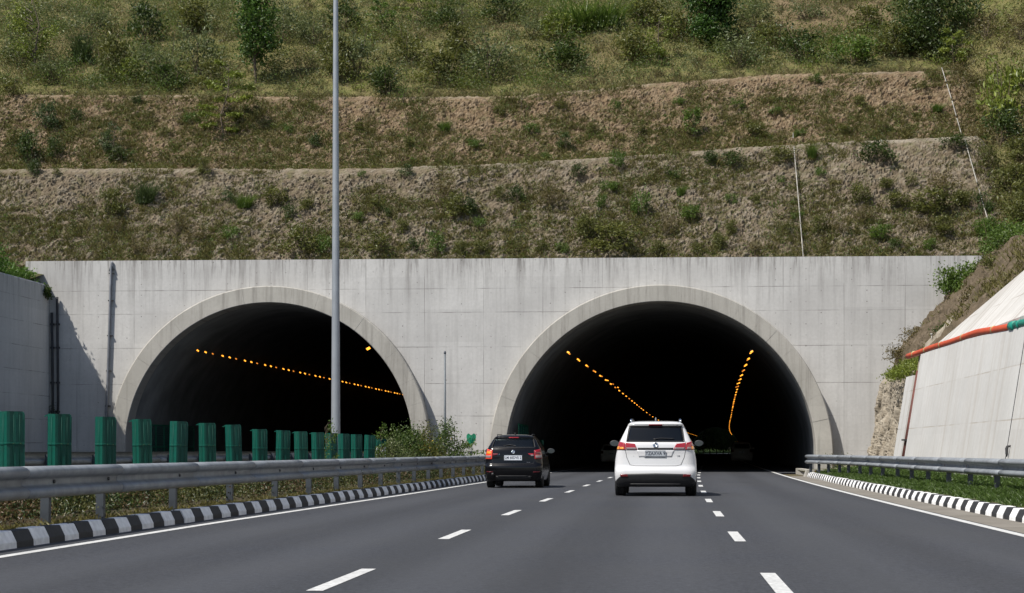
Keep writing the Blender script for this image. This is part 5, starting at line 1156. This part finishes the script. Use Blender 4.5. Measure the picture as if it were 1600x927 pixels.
def car(name, label, cat, x, y, rz, T, spec, pm):
    B = Body(T); root = empty(name, (x, y, 0), rz); tag(root, label, cat)
    bo = B.solid().build('body', [pm, M['cabin']], root); cut = []
    rA, fA, r = spec['axles'][0], spec['axles'][1], spec['r']; W = T_w = max(B.T[:, 1])
    for ya in (rA, fA):
        for s_ in (-1, 1):
            mb = MB(); mb.lathe([(r*1.14, 0), (r*1.14, .42)], (s_*(W+.05)-(.42 if s_ > 0 else 0), ya, r), 'x', 36); cut.append(mb.build('arch', M['trim']))
    if spec.get('cabin'):
        z0, z1 = spec['cabin']; zs = np.linspace(z0, z1, 16); mb = B.solid(.075, zs); mb.m = [1]*len(mb.m); c = mb.build('cab', [pm, M['cabin']]); cut.append(c)
        (xb, zb), (xt, zt) = spec['win']                  # half widths at the bottom and the top
        mb = MB(); mb.prism([(-xb, zb), (xb, zb), (xt, zt), (-xt, zt)], -.6, spec.get('deep', 1.2), 'y'); cut.append(mb.build('rw', M['cabin']))
        (xb, zb), (xt, zt) = spec['wind']; mb = MB(); mb.prism([(-xb, zb), (xb, zb), (xt, zt), (-xt, zt)], spec['wy'], 6, 'y'); cut.append(mb.build('ws', M['cabin']))
        for q in spec['side']: mb = MB(); mb.prism(q, -2, 2, 'x'); cut.append(mb.build('sw', M['cabin']))
    for c in cut: c.data.materials.clear(); c.data.materials.append(pm); c.data.materials.append(M['cabin'])
    for c in cut:
        if c.name.startswith(('arch',)): c.data.polygons.foreach_set('material_index', [1]*len(c.data.polygons))
    boolean(bo, cut)
    if spec.get('cabin'):
        (xb, zb), (xt, zt) = spec['win']; e = .03
        B.patch([(-xb-e, zb-e), (xb+e, zb-e), (xt+e, zt+e), (-xt-e, zt+e)], .004, .006, 20, 12).build('rear_window', spec['glass'], root)
        f = MB(); g1 = [(-xb-e*1.6, zb-e*1.3), (xb+e*1.6, zb-e*1.3), (xt+e*1.6, zt+e*1.2), (-xt-e*1.6, zt+e*1.2)]
        B.line(g1+[g1[0]], .016, .0, 14, f); f.build('window_seal', M['trim'], root)
        (xb, zb), (xt, zt) = spec['wind']
        # windscreen: sampled along the front profile
        O = []
        for j in range(9):
            t = j/8; z = zb-.02+(zt-zb+.04)*t; hw = xb+(xt-xb)*t+.02
            for i in range(15):
                u = -hw+2*hw*i/14; P = np.array(B.half(z)); k = P[len(P)//2:]; O.append((u, float(np.interp(abs(u), k[::-1, 0], k[::-1, 1]))-.012, z))
        mb = MB(); mb.smooth = True; mb.add(O, [(j*15+i, j*15+i+1, j*15+i+16, j*15+i+15) for j in range(8) for i in range(14)]); mb.build('windscreen', spec['glass2'], root)
        for q in spec['side']:
            for s_ in (-1, 1):
                ys_ = [p[0] for p in q]; zs_ = [p[1] for p in q]; y0, y1, z0, z1 = min(ys_), max(ys_), min(zs_), max(zs_); O = []
                for j in range(9):
                    z = z0-.02+(z1-z0+.04)*j/8; P = np.array(B.half(z)); a = np.argmax(P[:, 0]); sd = P[10:36]
                    for i in range(13): yy = y0-.02+(y1-y0+.04)*i/12; O.append((s_*(float(np.interp(yy, sd[:, 1], sd[:, 0]))-.008), yy, z))
                mb = MB(); mb.smooth = True; mb.add(O, [(j*13+i, j*13+i+1, j*13+i+14, j*13+i+13) for j in range(8) for i in range(12)]); mb.build('side_window', spec['glass'], root)
        for sx in spec['seats']:
            for sy in (1.35, 2.25):
                mb = MB(); mb.smooth = True; w = .24; zt_ = spec['seat_z']
                mb.loft([[(sx-w*k, sy+dy, z), (sx+w*k, sy+dy, z), (sx+w*k, sy+dy+.14, z), (sx-w*k, sy+dy+.14, z)] for k, dy, z in ((.9, .2, .7), (1, .1, .95), (1, 0, zt_-.26), (.75, -.03, zt_-.20))]); mb.loft([[(sx-.12*k, sy-.02, z), (sx+.12*k, sy-.02, z), (sx+.12*k, sy+.09, z), (sx-.12*k, sy+.09, z)] for k, z in ((.8, zt_-.17), (1, zt_-.13), (1, zt_-.03), (.7, zt_))]); mb.build('seat', spec.get('seatmat', M['seat']), root)
    for ya in (rA, fA):
        for s_ in (-1, 1): wheel(root, s_*(W-.13-spec.get('tuck', 0)), ya, r, spec.get('tw', .24), s_)
    if 'mirror' in spec:
        mx, my, mz = spec['mirror']
        for s_ in (-1, 1): mirror(root, s_*mx, my, mz, spec.get('mmat', pm), s_)
    return root, B
def onto(B, root, o, a, z, off=.012):
    """lay a flat mesh (text, plate) on the rear surface"""
    p = B.S(a, z, off); q = B.S(a, z+.03, off); up = (q-p).normalized(); rt = (B.S(a+.02, z, off)-B.S(a-.02, z, off)).normalized(); n = rt.cross(up)
    o.matrix_local = Matrix(((rt.x, up.x, n.x, p.x), (rt.y, up.y, n.y, p.y), (rt.z, up.z, n.z, p.z), (0, 0, 0, 1)))
def number_plate(B, root, txt, z, w, h, off, mat, size):
    mb = MB(); mb.box((0, 0, 0), (w, h, .012)); o = mb.build('number_plate', mat, root); onto(B, root, o, 0.0, z, off)
    t = text_mesh('plate_text', txt, size, M['ink'], o, .001, bold=.002); t.location = (0, 0, .0075); t.scale = (.82, 1, 1)
    mb = MB()
    for cx, cy, sx, sy in ((0, h/2-.008, w-.02, .004), (0, -h/2+.008, w-.02, .004), (-w/2+.010, 0, .004, h-.016), (w/2-.010, 0, .004, h-.016)): mb.box((cx, cy, .0065), (sx, sy, .002))
    mb.build('plate_border', M['ink'], o); return o
# ---- white SUV
T = [(.23, .90, .16, 4.42, .20), (.30, .96, .08, 4.52, .22), (.40, .985, .03, 4.60, .24), (.52, .997, .0, 4.64, .26), (.60, 1.0, .0, 4.64, .28), (.66, .999, .012, 4.64, .30), (.70, .998, .05, 4.63, .30), (.76, .995, .075, 4.60, .30), (.90, .985, .085, 4.52, .30), (.98, .972, .088, 4.34, .28), (1.06, .957, .088, 3.95, .27), (1.13, .938, .080, 3.55, .26),
     (1.20, .918, .085, 3.36, .25), (1.28, .895, .10, 3.22, .24), (1.35, .868, .145, 3.10, .22), (1.45, .822, .225, 2.92, .19), (1.55, .775, .305, 2.74, .17), (1.65, .726, .385, 2.56, .15), (1.72, .692, .43, 2.42, .14), (1.755, .675, .36, 2.34, .13), (1.785, .650, .37, 2.25, .15), (1.81, .61, .42, 2.12, .18), (1.83, .54, .52, 1.95, .2), (1.842, .42, .68, 1.75, .2), (1.848, .25, .9, 1.5, .12)]
spec = dict(axles=(.98, 3.72), r=.375, cabin=(.95, 1.745), win=((.655, 1.375), (.60, 1.675)), deep=1.6, wind=((.68, 1.30), (.58, 1.66)), wy=2.4, side=[[(.75, 1.36), (1.62, 1.34), (1.62, 1.66), (.98, 1.66)], [(1.72, 1.34), (2.62, 1.30), (2.30, 1.66), (1.72, 1.66)]],
            glass=M['glass'], glass2=M['glass'], seats=(-.38, .38), seat_z=1.55, mirror=(1.08, 2.72, 1.30), mmat=M['trim'], tw=.27)
wc, WB = car('white_car', 'white estate-bodied SUV seen from behind in the middle lane, nearest vehicle', 'car', -.17, 45.25, -.008, T, spec, M['white_paint'])
def clad(a, z, u, v):
    top = .565-.025*abs(a)-.24*min(1, max(0, (abs(a)-.74)/.36))**1.3; return a, .235+(top-.235)*v
WB.patch([(-1.24, .23), (1.24, .23), (1.24, .5), (-1.24, .5)], .006, .03, 60, 8, clad).build('bumper_cladding', M['trim'], wc)
mb = MB(); WB.line([(-.62, .30), (.62, .30)], .02, .0, 20, mb); WB.patch([(-.5, .245), (.5, .245), (.46, .31), (-.46, .31)], .018, .02, 14, 2, None, None, mb); mb.build('diffuser', M['trim'], wc)
for s_ in (-1, 1):
    WB.patch([(s_*.66, .475), (s_*.85, .482), (s_*.86, .535), (s_*.68, .54)], .016, .02, 8, 3).build('reflector', M['darkred'], wc)
    tl = WB.patch([(s_*.725, 1.135), (s_*1.06, 1.135), (s_*1.13, 1.30), (s_*.745, 1.30)], .014, .03, 14, 8, lambda a, z, u, v: (a, z+.07*v*u)).build('tail_light', M['red'], wc); tl['label'] = 'tail light on the body side with orange turn signal'
    WB.patch([(s_*.90, 1.145), (s_*1.03, 1.145), (s_*1.05, 1.215), (s_*.90, 1.215)], .018, .02, 6, 4).build('turn_signal', M['orange_lens'], tl)
    WB.patch([(s_*.77, 1.148), (s_*.88, 1.148), (s_*.88, 1.20), (s_*.775, 1.20)], .018, .02, 6, 4).build('reversing_light', M['orange_lens'] if s_ < 0 else M['clear'], tl)
    ti = WB.patch([(s_*.44, 1.14), (s_*.715, 1.14), (s_*.735, 1.30), (s_*.50, 1.275)], .014, .03, 12, 8).build('tail_light', M['red'], wc); ti['label'] = 'inner tail light on the tailgate'
    WB.patch([(s_*.46, 1.148), (s_*.705, 1.148), (s_*.71, 1.190), (s_*.475, 1.190)], .018, .02, 10, 3).build('reversing_light', M['clear'], ti)
    mb = MB(); mb.tube([(s_*.60, .62, 1.80), (s_*.605, .66, 1.87), (s_*.60, .9, 1.885), (s_*.585, 1.8, 1.895), (s_*.57, 2.05, 1.84)], [.025, .028, .022, .022, .02], 8); mb.build('roof_rail', M['chrome'], wc)
    mb = MB(); WB.line([(s_*.735, 1.13), (s_*.70, .95), (s_*.62, .77), (s_*.5, .745), (0, .742)], .007, -.002, 10, mb); mb.build('tailgate_seam', M['trim'], wc)
    mb = MB(); WB.line([(s_*.735, 1.31), (s_*.745, 1.345)], .006, -.002, 5, mb); mb.build('tailgate_seam', M['trim'], wc)
WB.patch([(-.43, 1.142), (.43, 1.142), (.43, 1.185), (-.43, 1.185)], .012, .025, 24, 3).build('trim_strip', M['trim'], wc)
WB.patch([(-.40, .955), (.40, .955), (.47, 1.135), (-.47, 1.135)], .003, .01, 20, 4).build('plate_panel', M['white_paint'], wc)
number_plate(WB, wc, 'YZAXVA 9', 1.045, .50, .145, .022, M['plate_grey'], .125)
mb = MB(); WB.line([(-.27, .958), (.25, .958)], .008, .012, 10, mb); mb.build('plate_moulding', M['pipe_grey'], wc)
WB.patch([(-.165, 1.727), (.165, 1.727), (.16, 1.757), (-.16, 1.757)], .012, .03, 10, 2).build('brake_light', M['red'], wc)
def emblem(B, root, z, r, mat):
    mb = MB(); mb.lathe([(r*.62, .0), (r, .0), (r*1.03, .008), (r*.95, .016), (r*.70, .014), (r*.62, .006)], (0, 0, 0), 'z', 26); mb.box((0, 0, .008), (r*1.2, r*.28, .010)); mb.lathe([(0, .004), (r*.3, .006), (r*.26, .014), (0, .016)], (0, r*.05, 0), 'z', 14)
    o = mb.build('emblem', mat, root); onto(B, root, o, 0.0, z, .008); return o
emblem(WB, wc, 1.252, .062, M['chrome'])
mb = MB(); WB.line([(-.05, 1.385), (.12, 1.405), (.46, 1.395)], .010, .022, 8, mb); mb.lathe([(.03, -.01), (.03, .03)], tuple(WB.S(-.02, 1.38, .01)), 'y', 10); mb.build('wiper', M['trim'], wc)
mb = MB(); mb.smooth = True; mb.loft([[(-.018*k, .72+a, z), (.018*k, .72+a, z), (.018*k, .72+b, z), (-.018*k, .72+b, z)] for k, a, b, z in ((1, 0, .20, 1.835), (.9, .02, .17, 1.89), (.6, .05, .12, 1.935))]); mb.build('roof_fin', M['pipe_grey'], wc)
t = text_mesh('badge', 'V·8', .05, M['pipe_grey'], wc, .003); onto(WB, wc, t, .56, .985, .006)
t = text_mesh('badge', '-', .06, M['pipe_grey'], wc, .003); onto(WB, wc, t, -.53, .985, .006)
# ---- black hatchback
T = [(.20, .80, .14, 4.0, .18), (.28, .83, .06, 4.10, .20), (.40, .85, .02, 4.17, .22), (.50, .86, .0, 4.20, .24), (.62, .862, .0, 4.20, .25), (.675, .861, .008, 4.19, .26), (.70, .86, .045, 4.17, .26), (.76, .858, .06, 4.12, .26), (.86, .85, .07, 3.9, .26), (.93, .842, .072, 3.5, .25), (1.00, .83, .078, 3.22, .24), (1.08, .812, .09, 3.08, .22), (1.17, .785, .12, 2.95, .20),
     (1.23, .762, .165, 2.86, .18), (1.32, .715, .25, 2.70, .16), (1.42, .66, .345, 2.50, .14), (1.475, .622, .395, 2.38, .13), (1.505, .60, .34, 2.30, .14), (1.535, .562, .36, 2.18, .18), (1.562, .505, .43, 2.02, .2), (1.582, .42, .55, 1.82, .2), (1.594, .31, .72, 1.6, .16), (1.60, .18, .9, 1.4, .1)]
spec = dict(axles=(.80, 3.36), r=.345, cabin=(.85, 1.51), win=((.60, 1.245), (.53, 1.455)), deep=1.4, wind=((.60, 1.12), (.50, 1.44)), wy=2.0, side=[[(.70, 1.20), (1.40, 1.16), (1.40, 1.44), (.95, 1.44)], [(1.5, 1.15), (2.50, 1.10), (2.18, 1.44), (1.5, 1.44)]],
            glass=M['glass_clear'], glass2=M['glass_clear'], seats=(-.34, .34), seat_z=1.36, seatmat=M['pale'], mirror=(.96, 2.45, 1.10), mmat=M['trim'], tw=.235)
bc, BB = car('black_car', 'black hatchback seen from behind in the left lane, tail lights lit', 'car', -4.43, 55.0, -.011, T, spec, M['black_paint'])
mb = MB(); BB.patch([(-.5, .22), (.5, .22), (.55, .36), (-.55, .36)], .010, .02, 20, 4, None, None, mb); BB.line([(-.45, .365), (.45, .365)], .012, .012, 12, mb); mb.build('diffuser', M['trim'], bc)
for s_ in (-1, 1):
    tl = BB.patch([(s_*.64, .86), (s_*.93, .87), (s_*.97, 1.14), (s_*.625, 1.12)], .014, .03, 12, 10, lambda a, z, u, v: (a, z+.05*v*u)).build('tail_light', M['redlit'] if s_ < 0 else M['red'], bc)
    BB.patch([(s_*.67, .895), (s_*.89, .90), (s_*.90, .975), (s_*.66, .965)], .018, .02, 8, 4).build('reversing_light', M['clear'], tl)
    BB.patch([(s_*.66, 1.01), (s_*.82, 1.02), (s_*.82, 1.09), (s_*.66, 1.08)], .018, .02, 8, 4).build('turn_signal', M['orange_lens'] if s_ < 0 else M['darkred'], tl)
    ti = BB.patch([(s_*.48, .985), (s_*.615, .96), (s_*.605, 1.03), (s_*.44, 1.03)], .012, .025, 8, 4).build('tail_light', M['darkred'] if s_ < 0 else M['red'], bc); ti['label'] = 'small inner light on the tailgate'
    if s_ > 0: BB.patch([(.53, .955), (.61, .95), (.61, .99), (.52, .995)], .018, .02, 6, 3).build('reversing_light', M['clear'], ti)
    BB.patch([(s_*.60, .468), (s_*.82, .478), (s_*.82, .495), (s_*.60, .487)], .008, .015, 8, 2).build('reflector', M['darkred'], bc)
    mb = MB(); BB.line([(s_*.62, 1.12), (s_*.635, .86), (s_*.61, .74), (s_*.5, .722), (0, .718)], .006, -.002, 10, mb); mb.build('tailgate_seam', M['trim'], bc)
    mb = MB(); mb.tube([(s_*.52, .62, 1.555), (s_*.525, .66, 1.60), (s_*.52, .85, 1.60), (s_*.51, 1.7, 1.605), (s_*.5, 1.9, 1.58)], [.012, .013, .010, .010, .010], 8); mb.build('roof_rail', M['trim'], bc)
mb = MB(); mb.lathe([(.045, -.06), (.05, .0), (.044, .05), (.035, .05), (.035, -.05)], (-.60, .02, .41), 'y', 16); mb.build('exhaust', M['trim'], bc)
number_plate(BB, bc, 'LM 60DV0 2', .90, .53, .15, .022, M['plate'], .115)
BB.patch([(-.155, 1.478), (.155, 1.478), (.15, 1.512), (-.15, 1.512)], .014, .03, 10, 2).build('brake_light', M['red'], bc)
emblem(BB, bc, 1.075, .055, M['chrome'])
t = text_mesh('badge', 'crn  if', .055, M['chrome'], bc, .003); onto(BB, bc, t, -.47, 1.0, .006)
t = text_mesh('badge', '2.0 tdv', .04, M['pipe_grey'], bc, .003); onto(BB, bc, t, .46, .765, .006)
mb = MB(); BB.line([(-.30, 1.25), (-.1, 1.275), (.05, 1.25)], .010, .02, 8, mb); mb.lathe([(.025, -.01), (.025, .03)], tuple(BB.S(.05, 1.245, .01)), 'y', 10); mb.build('wiper', M['trim'], bc)
mb = MB(); mb.box((0, .95, 1.225), (1.0, .5, .03)); mb.build('parcel_shelf', M['pale'], bc)
mb = MB(); mb.smooth = True; mb.loft([[(-.014*k, .70+a, z), (.014*k, .70+a, z), (.014*k, .70+b, z), (-.014*k, .70+b, z)] for k, a, b, z in ((1, 0, .16, 1.58), (.9, .02, .13, 1.625), (.6, .04, .09, 1.66))]); mb.build('roof_fin', M['trim'], bc)
for s_ in (-1, 1):
    for y_ in (1.25, 2.05):
        mb = MB(); mb.smooth = True; w = float(np.interp(.93, BB.T[:, 0], BB.T[:, 1])); mb.tube([(s_*(w-.01), y_, .95), (s_*(w+.03), y_+.03, .955), (s_*(w+.03), y_+.17, .955), (s_*(w-.01), y_+.2, .95)], .014, 8); mb.build('door_handle', M['black_paint'], bc)
# ---- vehicles inside the tunnel
def plain_car(name, label, x, y, rz, pm, wf, hf, tail, txt):
    T2 = [(z*hf, w*wf, a, b, c) for z, w, a, b, c in [(.23, .84, .12, 4.3, .2), (.4, .90, .02, 4.42, .22), (.6, .915, .0, 4.45, .25), (.68, .915, .03, 4.44, .26), (.9, .905, .06, 4.3, .26), (1.0, .89, .07, 3.6, .25), (1.1, .87, .09, 3.25, .24), (1.2, .84, .13, 3.1, .2), (1.4, .75, .27, 2.75, .16), (1.52, .69, .36, 2.5, .14), (1.57, .64, .36, 2.35, .15), (1.62, .52, .5, 2.0, .2), (1.64, .3, .8, 1.6, .15)]]
    r_, B_ = car(name, label, 'car', x, y, rz, T2, dict(axles=(.9, 3.5), r=.34, tw=.24, mirror=(.98*wf, 2.6, 1.15*hf)), pm)
    B_.patch([(-.66*wf, 1.14*hf), (.66*wf, 1.14*hf), (.58*wf, 1.47*hf), (-.58*wf, 1.47*hf)], .006, .02, 14, 8).build('rear_window', M['glass'], r_)
    for s_ in (-1, 1): B_.patch([(s_*.66*wf, .88*hf), (s_*.96*wf, .88*hf), (s_*.99*wf, 1.08*hf), (s_*.66*wf, 1.06*hf)], .012, .03, 10, 6).build('tail_light', tail, r_)
    number_plate(B_, r_, txt, .86*hf, .5, .14, .02, M['plate'], .11); return r_
plain_car('silver_car', 'dim silver car inside the right tunnel, half hidden behind the white car', -4.05, 148.0, -.025, M['silver_paint'], 1.0, 1.0, M['darkred'], '7K 204')
plain_car('grey_van', 'dark grey van-like car deep inside the right tunnel, right of the white car', 6.63, 156.5, -.026, M['grey_paint'], 1.02, 1.13, M['darkred'], '1 e8')
# ------------------------------------------------------------------ light, camera
sun_to = Vector((-.435, -.415, .80)).normalized()
w = bpy.data.worlds.new('World'); S.world = w; w.use_nodes = True; nt = w.node_tree
sky = nt.nodes.new('ShaderNodeTexSky'); sky.sky_type = 'NISHITA'; sky.sun_disc = False
sky.sun_elevation = math.asin(sun_to.z); sky.sun_rotation = math.atan2(sun_to.x, sun_to.y); sky.air_density = 1.0; sky.dust_density = 1.2; sky.ozone_density = 1.0
nt.links.new(sky.outputs[0], nt.nodes['Background'].inputs[0]); nt.nodes['Background'].inputs[1].default_value = .095
L = bpy.data.lights.new('sun', 'SUN'); L.energy = 4.5; L.angle = math.radians(.55); L.color = (1.0, .955, .88)
so = bpy.data.objects.new('sun', L); COL.objects.link(so); so.rotation_euler = (-sun_to).to_track_quat('-Z', 'Y').to_euler(); so.location = (-40, -40, 80)
c = bpy.data.cameras.new('camera'); c.sensor_width = 36; c.lens = 36*2900/1600; c.shift_y = 240.5/1600; c.clip_start = .1; c.clip_end = 6000
co = bpy.data.objects.new('camera', c); COL.objects.link(co); co.location = (0, 0, 1.12); co.rotation_euler = (PI/2, 0, math.atan(235/2900)); S.camera = co
S.render.engine = 'CYCLES'; S.cycles.use_denoising = True; S.cycles.max_bounces = 8; S.cycles.diffuse_bounces = 4; S.cycles.transparent_max_bounces = 12
S.cycles.sample_clamp_indirect = 6; S.cycles.caustics_reflective = False; S.cycles.caustics_refractive = False
S.view_settings.view_transform = 'Standard'; S.view_settings.look = 'None'; S.view_settings.gamma = 1; S.view_settings.exposure = .40; S.view_settings.use_curve_mapping = False
